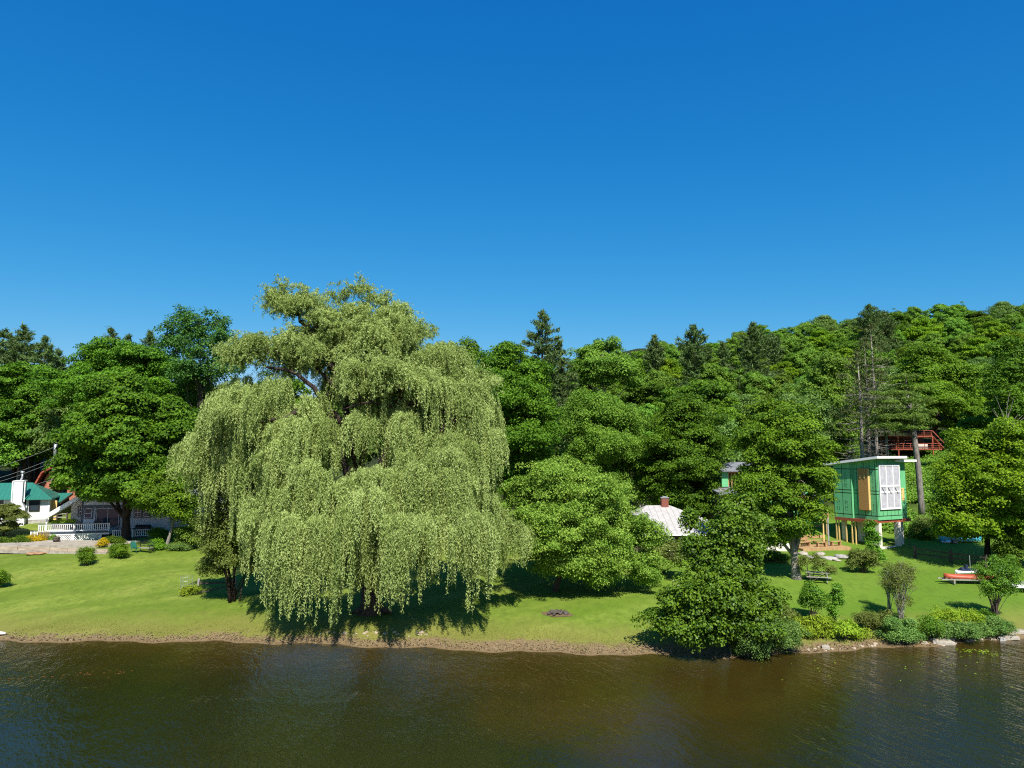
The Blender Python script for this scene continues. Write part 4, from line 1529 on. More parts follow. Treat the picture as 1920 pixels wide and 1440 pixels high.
a0 = loc(1405, 950, DT + 8)
a1 = loc(1560, 950, DT + 8)
zb, zt = loc(1480, 985, DT + 9).z, loc(1480, 893, DT + 9).z
wl = MB()
wl.box(a0.x, a1.x, 0, 6, zb, zt)
part('wall', wl, 'green_panel', wx)
lw = MB()
lw.box(a0.x + .5, a1.x - 1.2, .6, 5.6, 0 - .3, zb - .01)
part('lower_wall', lw, 'concrete', wx)
tb_ = MB()
tb_.box(a0.x - .01, a1.x + .01, -.05, -.002, loc(1540, 937, DT + 8).z - .02, loc(1540, 931, DT + 8).z)
tb_.box(a0.x - .01, a1.x + .01, -.05, -.002, zb - .28, zb - .003)
part('trim_board', tb_, 'wood', wx)
for k in range(5):
    x = a0.x + .8 + k * (a1.x - a0.x - 1.6) / 4.0
    if k == 2:
        continue
    ob_ = MB()
    zc = (zb + zt) / 2
    ob_.box(x - .55, x + .45, -.045, -.003, zc + .4, zt - .25)
    part('opening', ob_, 'roofgrey', wx)
rr = MB()
rr.hexa([(a0.x - .8, -.9, zt + .02), (a1.x + .1, -.9, zt + .02), (a1.x + .1, 6.6, zt + .9), (a0.x - .8, 6.6, zt + .9),
         (a0.x - .8, -.9, zt + .22), (a1.x + .1, -.9, zt + .22), (a1.x + .1, 6.6, zt + 1.1), (a0.x - .8, 6.6, zt + 1.1)])
part('roof', rr, 'roofgrey', wx)
# dormer with hipped roof and bare framing
d0, d1 = loc(1346, 912, DT + 9), loc(1400, 912, DT + 9)
dz0, dz1 = d0.z, loc(1346, 884, DT + 9).z
dm = MB()
dm.box(d0.x, d0.x + .75, 0, 4, dz0, dz1).box(d1.x - .6, d1.x, 0, 4, dz0, dz1).box(d0.x + .751, d1.x - .601, 2.2, 4, dz0, dz1)
part('dormer_wall', dm, 'green_panel', wx)
fb = MB()
for x in (d0.x + .76, d0.x + 1.15, d0.x + 1.55, d1.x - .75):
    fb.box(x, x + .13, .05, .18, dz0, dz1)
fb.box(d0.x + .76, d1.x - .61, -.02, .2, dz1 - .16, dz1 - .002)
part('stud_frame', fb, 'wood', wx)
fb = MB()
fb.box(d0.x + .76, d1.x - .61, 1.9, 2.0, dz0, dz1)
part('back_boards', fb, 'wood', wx)

hp = MB()
e_ = .7
zt2 = dz1 + .12
hp.add([(d0.x - e_, -e_, zt2 - .10), (d1.x + 2.2, -e_, zt2 - .10), (d1.x + 2.2, 4.6, zt2 - .10), (d0.x - e_, 4.6, zt2 - .10),
        (d0.x - e_, -e_, zt2), (d1.x + 2.2, -e_, zt2), (d1.x + 2.2, 4.6, zt2), (d0.x - e_, 4.6, zt2), (d0.x + 1.9, 1.8, zt2 + .95), (d1.x + 2.2, 1.8, zt2 + .95)],
       [(0, 3, 2, 1), (0, 1, 5, 4), (1, 2, 6, 5), (2, 3, 7, 6), (3, 0, 4, 7), (4, 5, 9, 8), (6, 7, 8, 9), (7, 4, 8), (5, 6, 9)])
part('dormer_roof', hp, 'roofgrey', wx)
lr = MB()
lx0, lx1 = loc(1328, 915, DT + 8).x, loc(1415, 915, DT + 8).x
lr.hexa([(lx0, -2.6, dz0 - .75), (lx1, -2.6, dz0 - .75), (lx1, .6, dz0 - .20), (lx0, .6, dz0 - .20),
         (lx0, -2.6, dz0 - .55), (lx1, -2.6, dz0 - .55), (lx1, .6, dz0 - .002), (lx0, .6, dz0 - .002)])
part('porch_roof', lr, 'roofgrey', wx)
lf = MB()
lf.box(lx0 + .3, lx1 - .2, -1.5, 2.0, -.3, dz0 - .78)
part('porch_wall', lf, 'wood_dark', wx)
# loose boards left on the porch roof
lb_ = MB()
rg_ = random.Random(3)
for k in range(9):
    x = rg_.uniform(lx0 + .4, lx1 - .6)
    lb_.bar((x, -2.2, dz0 - .44), (x + rg_.uniform(-.7, .7), -.6, dz0 - .16), .12, .05)
part('loose_boards', lb_, 'wood_grey', wx)
# small raised landing between the wing and the tower
ld = MB()
p0, p1 = loc(1520, 975, DT + 4), loc(1562, 975, DT + 4)
ld.box(p0.x, p1.x, -4.6, -2.4, p0.z, p0.z + .18)
for x in (p0.x + .15, p1.x - .3):
    ld.box(x, x + .13, -4.5, -4.37, -.3, p0.z)
part('landing', ld, 'wood', wx)
rl = MB()
rl.box(p0.x, p1.x, -4.55, -4.45, p0.z + 1.0, p0.z + 1.1).box(p0.x, p1.x, -4.55, -4.45, p0.z + .5, p0.z + .58)
for x in (p0.x, (p0.x + p1.x) / 2, p1.x - .1):
    rl.box(x, x + .1, -4.56, -4.44, p0.z + .18, p0.z + 1.0)
part('landing_rail', rl, 'wood', wx)
gp = MB()
gp.box(p0.x - .2, p0.x + 1.4, -4.66, -4.60, p0.z - .35, p0.z + .85)
part('loose_panel', gp, 'green_panel', wx)

# ---- terrace of new lumber: deck, benches, table
dk0 = G(1505, 1034)
deck = empty('wooden_deck', dk0, 'low new lumber deck on the ground in front of the green tower', 'deck', rz=R(14))
db_ = MB()
for k in range(16):
    db_.box(0, 5.6, k * .2, k * .2 + .185, .22, .27)
part('floorboards', db_, 'wood', deck)
db_ = MB()
db_.box(.02, 5.58, -.06, -.004, -.15, .265).box(.02, 5.58, 3.2, 3.25, -.1, .265).box(.02, .1, .01, 3.19, -.1, .21).box(5.5, 5.58, .01, 3.19, -.1, .21)
part('rim_joist', db_, 'wood', deck)


def bench(px, py, D, label, w=2.2, rz=0.0, back=True):
    b = P(px, py, D)
    b.z = max(b.z, gz(b.x, b.y))
    r_ = empty('wooden_bench', b, label, 'bench', 'new lumber benches', rz=rz)
    s = MB()
    s.box(0, w, 0, .42, .42, .48)
    part('seat', s, 'wood', r_)
    for x in (.12, w - .26):
        l_ = MB()
        l_.box(x, x + .14, .05, .37, -.1, .418)
        part('leg', l_, 'wood', r_)
    if back:
        k_ = MB()
        k_.box(0, w, .43, .47, .62, .92)
        part('backrest', k_, 'wood', r_)
        for x in (.1, w / 2, w - .2):
            k_ = MB()
            k_.box(x, x + .1, .475, .55, .1, .92)
            part('back_post', k_, 'wood', r_)
    return r_


zt_ = .27
for (lx, ly, w_, rzz, bk, lb) in ((2.0, 2.3, 2.7, 0, True, 'long slatted lumber bench with a backrest standing under the tower edge'),
                                  (.25, .9, 1.9, .25, True, 'short lumber bench with a backrest near the maple trunk'),
                                  (2.2, .7, 1.2, -.1, False, 'low backless lumber bench in the middle of the deck'),
                                  (4.0, .8, 1.4, .1, False, 'low backless lumber bench at the bush end of the deck')):
    v_ = Matrix.Rotation(R(14), 3, 'Z') @ Vector((lx, ly, zt_)) + dk0
    r_ = bench(0, 0, 1, lb, w_, R(14) + rzz, bk)
    r_.location = v_

# scaffold poles in front of the wing
for k, (px, py0, py1, mt, lb) in enumerate(((1545, 1022, 972, 'lumber', 'yellow timber prop under the landing, nearest the maple'), (1554, 1022, 972, 'metal', 'thin grey steel prop under the landing'))):
    q = P(px, py0, DT + 1.2)
    q.z = gz(q.x, q.y)
    t_ = P(px, py1, DT + 1.2).z
    pb = MB()
    pb.box(-.06, .06, -.06, .06, 0, t_ - q.z)
    pb.box(-.14, .14, -.14, .14, -.05, .02)
    o_ = pb.build('prop_post', M[mt], None)
    o_.location = q
    tag(o_, lb, 'post', 'props under the landing')

# ---- low building with the pale pyramid roof
gc = P(1281, 1002, 66)
gr = empty('cottage', (gc.x, 66, gz(gc.x, 66)), 'low cottage with a pale metal pyramid roof and brick chimney', 'house')
ge = P(1281, 1001, 66).z - gr.location.z
gx0, gx1 = P(1156, 1001, 66).x - gc.x, P(1398, 1001, 66).x - gc.x
apx = P(1240, 948, 71)
rx_, rz2 = apx.x - gc.x, apx.z - gr.location.z
rb = MB()
y1_ = 11.0
rb.add([(gx0, 0, ge - .12), (gx1, 0, ge - .12), (gx1, y1_, ge - .12), (gx0, y1_, ge - .12), (gx0, 0, ge), (gx1, 0, ge), (gx1, y1_, ge), (gx0, y1_, ge),
        (rx_ - 1.4, 5.4, rz2), (rx_ + .9, 5.4, rz2)],
       [(0, 3, 2, 1), (0, 1, 5, 4), (1, 2, 6, 5), (2, 3, 7, 6), (3, 0, 4, 7), (4, 5, 9, 8), (6, 7, 8, 9), (7, 4, 8), (5, 6, 9)])
rfo = part('roof', rb, 'roofwhite', gr)
fb = MB()
fb.box(gx0, gx1, -.10, -.003, ge - .16, ge - .02)
part('gutter', fb, 'white', gr)
wl = MB()
wl.box(gx0 + .8, gx1 - .8, .8, y1_ - .8, -.5, ge - .125)
part('wall', wl, 'wood_dark', gr)
for x in (gx0 + 4.6, gx0 + 6.0, gx0 + 7.6, gx0 + 9.2):
    window(gr, x, x + .8, .9, ge - .5, .795, frame='white', mull=(1, 2))
ch = MB()
cx_ = P(1247, 940, 71).x - gc.x
ch.box(cx_ - .34, cx_ + .34, 5.0, 5.65, rz2 - .6, rz2 + .72)
co_ = part('chimney', ch, 'brick_red', gr)
cc = MB()
cc.box(cx_ - .40, cx_ + .40, 4.94, 5.71, rz2 + .722, rz2 + .80).box(cx_ - .2, cx_ + .2, 5.15, 5.5, rz2 + .82, rz2 + .9)
part('cap', cc, 'metal', co_)
# grey gabled shed behind it
sp = P(1226, 960, 84)
sh = empty('shed', (sp.x, 84, gz(sp.x, 84)), 'small grey-green gabled shed just behind the brick chimney', 'shed')
hz_ = P(1226, 923, 84).z - sh.location.z
hx = 1.7
sw = MB()
sw.add([(-hx, 0, -.4), (hx, 0, -.4), (hx, 4, -.4), (-hx, 4, -.4), (-hx, 0, hz_ - .95), (hx, 0, hz_ - .95), (hx, 4, hz_ - .95), (-hx, 4, hz_ - .95), (0, 0, hz_ - .1), (0, 4, hz_ - .1)],
       [(0, 3, 2, 1), (0, 1, 5, 8, 4), (1, 2, 6, 5), (2, 3, 7, 9, 6), (3, 0, 4, 7), (4, 8, 9, 7), (8, 5, 6, 9)])
part('wall', sw, 'wood_grey', sh)
sw = MB()
sw.slab([(-hx - .3, -.25, hz_ - 1.12), (0, -.25, hz_ - .09), (0, 4.2, hz_ - .09), (-hx - .3, 4.2, hz_ - 1.12)], -.1)
sw.slab([(hx + .3, -.25, hz_ - 1.12), (hx + .3, 4.2, hz_ - 1.12), (.001, 4.2, hz_ - .09), (.001, -.25, hz_ - .09)], -.1)
part('roof', sw, 'roofgrey', sh)

# ---- red deck house on the hill
rp = P(1708, 838, 140)
rg0 = gz(rp.x, 140)
rh = empty('deck_house', (rp.x, 140, rg0), 'red-brown two-level deck house on the hill above the green tower', 'house', rz=R(-4))
fz = P(1708, 841, 140).z - rg0
tz = P(1708, 817, 140).z - rg0
rx0, rx1 = P(1653, 840, 140).x - rp.x, P(1764, 840, 140).x - rp.x
b_ = MB()
b_.box(rx0, rx1, 0, 7, fz - .28, fz)
part('floor', b_, 'wood_red', rh)
b_ = MB()
b_.box(rx0 + .4, rx1 - 1.8, 3.2, 7, fz + .002, tz - .3)
part('wall', b_, 'wood_dark', rh)
b_ = MB()
b_.box(rx0, rx1 - 1.6, -.02, 7, tz - .28, tz)
part('upper_floor', b_, 'wood_red', rh)
for x in np.linspace(rx0 + .05, rx1 - 1.75, 4):
    b_ = MB()
    b_.box(x, x + .2, .0, .2, -1.5, tz - .29)
    part('post', b_, 'wood_red', rh)
for (z, xa, xb) in ((fz, rx0 + .2, rx1 - .1), (tz, rx0 + .2, rx1 - 1.7)):
    b_ = MB()
    b_.box(xa, xb, -.14, -.04, z + .95, z + 1.05).box(xa, xb, -.12, -.06, z + .5, z + .56).box(xa, xb, -.12, -.06, z + .12, z + .18)
    for x in np.arange(xa, xb, 1.35):
        b_.box(x, x + .09, -.13, -.05, z - .25, z + .95)
    part('railing', b_, 'wood_red', rh)
b_ = MB()
b_.slab([(rx1 - 1.55, .4, tz), (rx1 - 1.55, 1.5, tz), (rx1 + .6, 1.5, fz), (rx1 + .6, .4, fz)], -.12)
b_.bar((rx1 - 1.5, .3, tz + 1.0), (rx1 + .7, .3, fz + 1.0), .12, .16)
part('stair', b_, 'wood_red', rh)
for x in (rx0 + 2.4, rx0 + 6.0):
    window(rh, x, x + 1.7, fz + .3, fz + 1.6, 3.195, frame='wood_red')
b_ = MB()
b_.box(rx1 - 4.5, rx1 - 2.4, .5, 1.6, fz + .05, fz + .85)
part('hot_tub', b_, 'concrete', rh)

# ---- white cottage with the steep roof and the deck
cD = 80.0
co0 = P(186, 1020, cD)
CZ = gz(co0.x, cD)
ct = empty('white_cottage', (co0.x, cD, CZ), 'white steep-gabled cottage with slate-blue trim and lattice deck behind the maple', 'house', rz=R(14))
mp = mpp(cD) * 1.02


def cz(py):      # height above the cottage base of a photo row at its front
    return P(186, py, cD).z - CZ


def cx(px):
    return (px - 186) * mp


fl = cz(991)
ap = cz(880)
xa, xb = cx(155), cx(298)
xm = (xa + xb) / 2 - .3
ea = cz(935)
w_ = MB()
w_.add([(xa, 0, -.6), (xb, 0, -.6), (xb, 9, -.6), (xa, 9, -.6), (xa, 0, ea), (xb, 0, ea), (xb, 9, ea), (xa, 9, ea), (xm, 0, ap), (xm, 9, ap)],
       [(0, 3, 2, 1), (0, 1, 5, 8, 4), (1, 2, 6, 5), (2, 3, 7, 9, 6), (3, 0, 4, 7), (4, 8, 9, 7), (8, 5, 6, 9)])
part('wall', w_, 'siding', ct)
w_ = MB()
sx = cx(130)
w_.box(sx, xa - .002, 1.6, 8.5, -.6, ea - .25)
part('side_wall', w_, 'siding', ct)
w_ = MB()
lx = cx(98)
lz = cz(965)
rx = cx(330)
rz3 = cz(950)
w_.slab([(lx, -.8, lz), (xm, -.8, ap + .05), (xm, 9.4, ap + .05), (lx, 9.4, lz)], -.16)
w_.slab([(xm + .001, -.8, ap + .05), (rx, -.8, rz3), (rx, 9.4, rz3), (xm + .001, 9.4, ap + .05)], -.16)
part('roof', w_, 'roofgrey', ct)
w_ = MB()
w_.slab([(lx - .05, -.84, lz - .05), (xm, -.84, ap), (xm, -.84, ap - .42), (lx + .35, -.84, lz - .28)], .05)
w_.slab([(xm + .002, -.84, ap), (rx + .05, -.84, rz3 - .05), (rx - .3, -.84, rz3 - .28), (xm + .002, -.84, ap - .42)], .05)
part('bargeboard', w_, 'white', ct)
w_ = MB()
w_.slab([(lx + .1, -.75, lz - .24), (xm - .05, -.75, ap - .2), (xm - .05, 1.58, ap - .2), (lx + .1, 1.58, lz - .24)], -.03)
part('soffit', w_, 'white', ct)
w_ = MB()
w_.box(cx(103) - .05, cx(103) + .07, -.5, -.38, -.5, lz)
part('porch_post', w_, 'white', ct)
w_ = MB()
w_.box(xa - .01, xb + .01, -.06, -.003, cz(951), cz(947)).box(xa - .01, xa + .14, -.061, -.0035, -.5, ea)
part('trim_band', w_, 'darkblue', ct)
wz0, wz1 = cz(971), cz(953)
window(ct, cx(160), cx(172), wz0, wz1, -.002, mull=(1, 2))
window(ct, cx(222), cx(233), wz0, wz1, -.002, mull=(1, 2))
window(ct, cx(241), cx(252), wz0, wz1, -.002, mull=(2, 2))
window(ct, cx(256), cx(267), wz0, wz1, -.002, mull=(2, 2))
window(ct, cx(143), cx(151), cz(969), cz(951), 1.597, mull=(2, 2))
window(ct, cx(179), cx(216), fl + .1, cz(953), -.002, mull=(2, 1))
window(ct, cx(180), cx(196), cz(940), cz(926), -.002)
window(ct, cx(204), cx(222), cz(940), cz(922), -.002)
# deck, rails, lattice
dx0, dx1 = cx(105), cx(214)
y0 = -3.0
w_ = MB()
w_.box(dx0, dx1, y0, -.07, fl - .34, fl)
part('deck_floor', w_, 'white', ct)
w_ = MB()
w_.box(dx0 - .04, dx1 + .04, y0 - .05, y0 - .004, fl - .16, fl + .02)
part('deck_edge', w_, 'darkblue', ct)


def railing(x0, x1, y, zf, h=.85, mat='white', cap='darkblue', parent=ct):
    r_ = MB()
    r_.box(x0, x1, y - .03, y + .03, zf + .10, zf + .16).box(x0, x1, y - .03, y + .03, zf + h - .10, zf + h - .04)
    n_ = int((x1 - x0) / .19)
    for k in range(n_ + 1):
        x = x0 + (x1 - x0 - .05) * k / max(1, n_)
        r_.box(x, x + .06, y - .02, y + .02, zf + .16, zf + h - .10)
    for x in (x0, (x0 + x1) / 2, x1 - .1):
        r_.box(x, x + .11, y - .055, y + .055, zf - .02, zf + h - .001)
    o_ = r_.build('railing', M[mat], parent)
    c_ = MB()
    c_.box(x0 - .03, x1 + .03, y - .08, y + .08, zf + h, zf + h + .05)
    c_.build('cap_rail', M[cap], o_)


railing(dx0, dx1, y0 + .06, fl + .002)
railing(cx(97), cx(108), y0 - .5, cz(1003), h=.9)
w_ = MB()
lx0, lx1, lz0, lz1 = cx(117), cx(199), cz(1017), fl - .36
w_.box(dx0 + .2, dx1 - .3, y0 + .5, y0 + .55, -.4, fl - .35)
part('skirt_back', w_, 'darkblue', ct)
w_ = MB()
sp_ = .22
n_ = int((lx1 - lx0 + (lz1 - lz0)) / sp_)
for k in range(n_):
    q = k * sp_
    for sgn in (1, -1):
        if sgn > 0:
            xs0, xs1 = lx0 + q - (lz1 - lz0), lx0 + q
        else:
            xs0, xs1 = lx0 + q, lx0 + q - (lz1 - lz0)
        pa, pb_ = Vector((xs0, 0, lz0)), Vector((xs1, 0, lz1))
        # clip to the panel
        t0, t1 = 0.0, 1.0
        dxx = pb_.x - pa.x
        for bound, s_ in ((lx0, 1), (lx1, -1)):
            fa, fb2 = (pa.x - bound) * s_, (pb_.x - bound) * s_
            if fa < 0 and fb2 < 0:
                t1 = -1
            elif fa < 0:
                t0 = max(t0, fa / (fa - fb2))
            elif fb2 < 0:
                t1 = min(t1, fa / (fa - fb2))
        if t1 - t0 > .05:
            A, B = pa.lerp(pb_, t0), pa.lerp(pb_, t1)
            yy = y0 + (.04 if sgn > 0 else .055)
            w_.bar((A.x, yy, A.z), (B.x, yy, B.z), .014, .06)
part('lattice', w_, 'white', ct)
w_ = MB()
w_.box(lx0 - .55, lx0 - .003, y0 + .02, y0 + .09, lz0 - .3, lz1).box(lx1 + .003, lx1 + .2, y0 + .02, y0 + .09, lz0 - .3, lz1).box(lx0, lx1, y0 + .02, y0 + .09, lz0 - .3, lz0 - .003)
w_.box((lx0 + lx1) / 2 - .12, (lx0 + lx1) / 2 + .12, y0 + .02, y0 + .10, lz0, lz1)
part('skirt_frame', w_, 'white', ct)
# lower deck on the shaded side
e0, e1 = cx(218), cx(280)
f2 = cz(1004)
w_ = MB()
w_.box(e0, e1, y0 + .2, -.07, f2 - .2, f2)
part('lower_deck', w_, 'darkblue', ct)
railing(e0, e1, y0 + .3, f2 + .002, mat='white')
w_ = MB()
w_.box(e0 + .3, e1 - .3, y0 + .8, y0 + .9, -.5, f2 - .21)
part('lower_skirt', w_, 'siding', ct)
w_ = MB()
w_.box(xb + .002, cx(400), 2.2, 8.0, -.6, cz(950))
part('rear_wing', w_, 'siding', ct)
w_ = MB()
w_.slab([(xb - .5, 1.6, cz(948)), (cx(404), 1.6, cz(948)), (cx(404), 8.3, cz(925)), (xb - .5, 8.3, cz(925))], .14)
part('wing_roof', w_, 'roofgrey', ct)

# things on the cottage deck
q_ = Matrix.Rotation(R(14), 3, 'Z')


def onct(x, y, z):
    return q_ @ Vector((x, y, z)) + Vector((co0.x, cD, CZ))


def patio_chair(pos, label, rz, mat='black', group='deck chairs'):
    r_ = empty('patio_chair', pos, label, 'chair', group, rz=rz)
    s = MB()
    s.box(-.28, .28, -.28, .28, .40, .45)
    part('seat', s, mat, r_)
    s = MB()
    s.tube([(-.28, .28, .45), (-.3, .36, .9), (-.15, .39, 1.08), (.15, .39, 1.08), (.3, .36, .9), (.28, .28, .45)], .035, 6)
    s.slab([(-.26, .33, .5), (.26, .33, .5), (.26, .38, 1.02), (-.26, .38, 1.02)], .02)
    part('backrest', s, mat, r_)
    for x in (-.25, .25):
        for y in (-.25, .25):
            s = MB()
            s.tube([(x, y, .40), (x * 1.1, y * 1.1, 0)], .022, 5)
            part('leg', s, mat, r_)
    return r_


patio_chair(onct(cx(163), -1.4, fl), 'black deck chair behind the railing in front of the double-hung window', R(150))
patio_chair(onct(cx(188), -1.3, fl), 'black deck chair behind the railing in front of the curtained slider', R(200))
gl_ = empty('covered_grill', onct(cx(262), -1.6, f2), 'black covered barbecue on the shaded lower deck', 'barbecue')
s = MB()
s.box(-1.0, 1.0, -.35, .35, .45, .85)
part('body', s, 'black', gl_, bevel=.06)
s = MB()
s.tube([(-.75, 0, .88), (.75, 0, .88)], .36, 12)
part('lid', s, 'black', gl_, smooth=False)
for x in (-.8, .8):
    s = MB()
    s.box(x - .05, x + .05, -.3, .3, 0, .449)
    part('leg', s, 'black', gl_)
pot = empty('flower_box', onct(cx(126), .5, fl), 'box of yellow-green plants on the porch behind the railing', 'planter')
s = MB()
s.box(-1.2, 1.2, -.25, .25, 0, .5)
part('box', s, 'wood_dark', pot)
rgp = np.random.default_rng(401)
C_ = rgp.uniform(-1, 1, (30, 3)) * np.array([1.2, .25, .15]) + np.array([0, 0, .8])
co_, va_ = clump_leaves(C_, np.full(30, .3), np.tile([0, -.3, .8], (30, 1)), 36, .13, rgp)
link('plants', quad_mesh('plants', co_, va_, M['fern']), pot)

# ---- green-roofed white cottage at the picture edge
gD = 84.0
gq = P(47, 985, gD)
GZ0 = gz(gq.x, gD)
gh = empty('green_roof_cottage', (gq.x, gD, GZ0), 'white clapboard cottage with a green metal hip roof and tapered chimney', 'house', rz=R(24))
m2 = mpp(gD) * 1.05


def hz(py):
    return P(47, py, gD).z - GZ0


ev = hz(936)
rdg = hz(907)
w_ = MB()
w_.box(0, 2.3, 0, 7.0, .45, ev)
part('wall', w_, 'siding', gh)
w_ = MB()
w_.box(-4.6, -.002, 1.2, 7.0, .45, ev - .01)
part('wing_wall', w_, 'siding', gh)
w_ = MB()
w_.box(.03, 2.27, .03, 6.9, -1.2, .448).box(-4.5, .02, 1.25, 6.9, -1.2, .447)
part('foundation', w_, 'stone', gh)
w_ = MB()
w_.add([(-6.2, .7, ev - .08), (-.3, .7, ev - .08), (-.3, -.6, ev - .08), (2.6, -.6, ev - .08), (2.6, 7.6, ev - .08), (-6.2, 7.6, ev - .08),
        (-6.2, .7, ev + .03), (-.3, .7, ev + .03), (-.3, -.6, ev + .03), (2.6, -.6, ev + .03), (2.6, 7.6, ev + .03), (-6.2, 7.6, ev + .03),
        (-6.2, 4.2, rdg), (-.2, 3.9, rdg)],
       [(5, 4, 3, 2, 1, 0), (0, 1, 7, 6), (1, 2, 8, 7), (2, 3, 9, 8), (3, 4, 10, 9), (4, 5, 11, 10), (5, 0, 6, 11),
        (6, 7, 13, 12), (7, 8, 13), (8, 9, 13), (9, 10, 13), (10, 11, 12, 13), (11, 6, 12)])
part('roof', w_, 'roofgreen', gh)
w_ = MB()
w_.box(-.36, -.26, -.62, 5.4 * 0 + .72, ev - .32, ev - .09)
part('eave_board', w_, 'roofgreen', gh)
cb_ = MB()
t_ = hz(902)
for (z0_, z1_, wa, wb2) in ((-.2, 1.9, .95, .95), (1.9, 2.6, .95, .62), (2.6, t_, .62, .62)):
    cb_.hexa([(-.9 - wa + .3, -.95, z0_), (-.9 + wa, -.95, z0_), (-.9 + wa, 1.19, z0_), (-.9 - wa + .3, 1.19, z0_),
              (-.9 - wb2 + .3, -.95 + (.0 if wb2 == wa else .0), z1_), (-.9 + wb2, -.95, z1_), (-.9 + wb2, 1.19, z1_), (-.9 - wb2 + .3, 1.19, z1_)])
chm = part('chimney', cb_, 'siding', gh)
w_ = MB()
for sx_ in (-1, 1):
    w_.bar((-.75 + sx_ * .0 + (.66 if sx_ > 0 else -.56), -.97, 2.62), (-.75 + (.66 if sx_ > 0 else -.56), -.97, t_), .1, .05)
w_.box(-1.3, -.2, -1.0, 1.24, t_ + .003, t_ + .09)
part('corner_trim', w_, 'white', chm)
w_ = MB()
w_.tube([(-.75, .1, t_ + .08), (-.6, .1, t_ + .45), (-.6, .1, t_ + 1.0)], .11, 10)
w_.tube([(-.6, .1, t_ + .92), (-.6, .1, t_ + 1.15)], .2, 10)
part('flue', w_, 'metal', chm, smooth=True)
window(gh, .35, 1.25, 1.55, 3.0, -.002, frame='black', sash='black', mull=(1, 2))
window(gh, -3.4, -2.4, 1.6, 2.9, 1.197, frame='white', mull=(1, 2))
w_ = MB()
w_.box(2.15, 2.32, -.03, -.003, .45, ev)
part('corner_board', w_, 'white', gh)
w_ = MB()
w_.box(-.02, .10, -.03, -.003, .45, ev)
part('corner_board', w_, 'white', gh)

# small green-roofed lean-to and board fence behind it
lq = P(100, 975, 89)
le = empty('lean_to', (lq.x, 89, gz(lq.x, 89)), 'small open lean-to with a green metal roof and brown boards behind the cottage corner', 'shed', rz=R(20))
lzt = P(100, 927, 89).z - le.location.z
w_ = MB()
w_.slab([(-1.9, -1.3, lzt - .95), (.9, -1.3, lzt - .95), (1.6, 1.6, lzt), (-1.9, 1.6, lzt)], .1)
part('roof', w_, 'roofgreen', le)
w_ = MB()
w_.box(-1.2, 1.3, 1.2, 1.3, -.3, lzt - .25)
for x in (-1.1, -.2, .65):
    w_.box(x, x + .13, -1.2, -1.07, -.3, lzt - .96)
part('board_wall', w_, 'wood_dark', le)
w_ = MB()
w_.bar((.9, -1.25, lzt - 1.0), (1.6, 1.55, lzt - .06), .1, .22)
part('fascia', w_, 'wood_dark', le)
fq = P(88, 986, 86)
fe = empty('garden_gate', (fq.x, 86, gz(fq.x, 86)), 'weathered wooden gate and rails between the two white cottages', 'gate', rz=R(8))
w_ = MB()
for z in (.35, .75, 1.15):
    w_.box(-.1, 2.2, -.03, .03, z, z + .12)
part('rails', w_, 'wood_grey', fe)
for x in (-.1, 1.0, 2.1):
    w_ = MB()
    w_.box(x, x + .14, -.07, .07, -.2, 1.5)
    part('post', w_, 'wood_dark', fe)
w_ = MB()
w_.box(.1, .95, .032, .06, .1, 2.4)
part('gate_boards', w_, 'lumber', fe)

# ---- red-brown gambrel house further back
bq = P(112, 960, 95)
bh = empty('barn_house', (bq.x, 95, gz(bq.x, 95)), 'red-brown house with a steep barn-shaped gable behind the utility pole', 'house', rz=R(18))


def bz(py):
    return P(112, py, 95).z - bh.location.z


m3 = mpp(95)
prof = [(-39 * m3, bz(914)), (-27 * m3, bz(886)), (-14 * m3, bz(878)), (10 * m3, bz(880)), (34 * m3, bz(902)), (46 * m3, bz(935))]
w_ = MB()
pts = [(-36 * m3, 0, -.5)] + [(x * .9, 0, z - .25) for x, z in prof] + [(42 * m3, 0, -.5)]
n_ = len(pts)
vs = pts + [(x, 8, z) for x, y, z in pts]
w_.add(vs, [tuple(range(n_))] + [tuple(range(2 * n_ - 1, n_ - 1, -1))] + [(i, i + n_, (i + 1) % n_ + n_, (i + 1) % n_) for i in range(n_)])
part('wall', w_, 'redhouse', bh)
w_ = MB()
for (a_, b_) in zip(prof[:-1], prof[1:]):
    w_.slab([(a_[0], -1.3, a_[1]), (b_[0] - .001, -1.3, b_[1]), (b_[0] - .001, 8.4, b_[1]), (a_[0], 8.4, a_[1])], .18)
part('roof', w_, 'wood_red', bh)
w_ = MB()
w_.box(-20 * m3, 8 * m3, -1.0, -.004, bz(915), bz(901))
part('balcony_wall', w_, 'redhouse', bh)
window(bh, -16 * m3, -8 * m3, bz(930), bz(918), -.002, frame='wood_dark', sash='wood_dark')
window(bh, 0, 8 * m3, bz(930), bz(918), -.002, frame='wood_dark', sash='wood_dark')

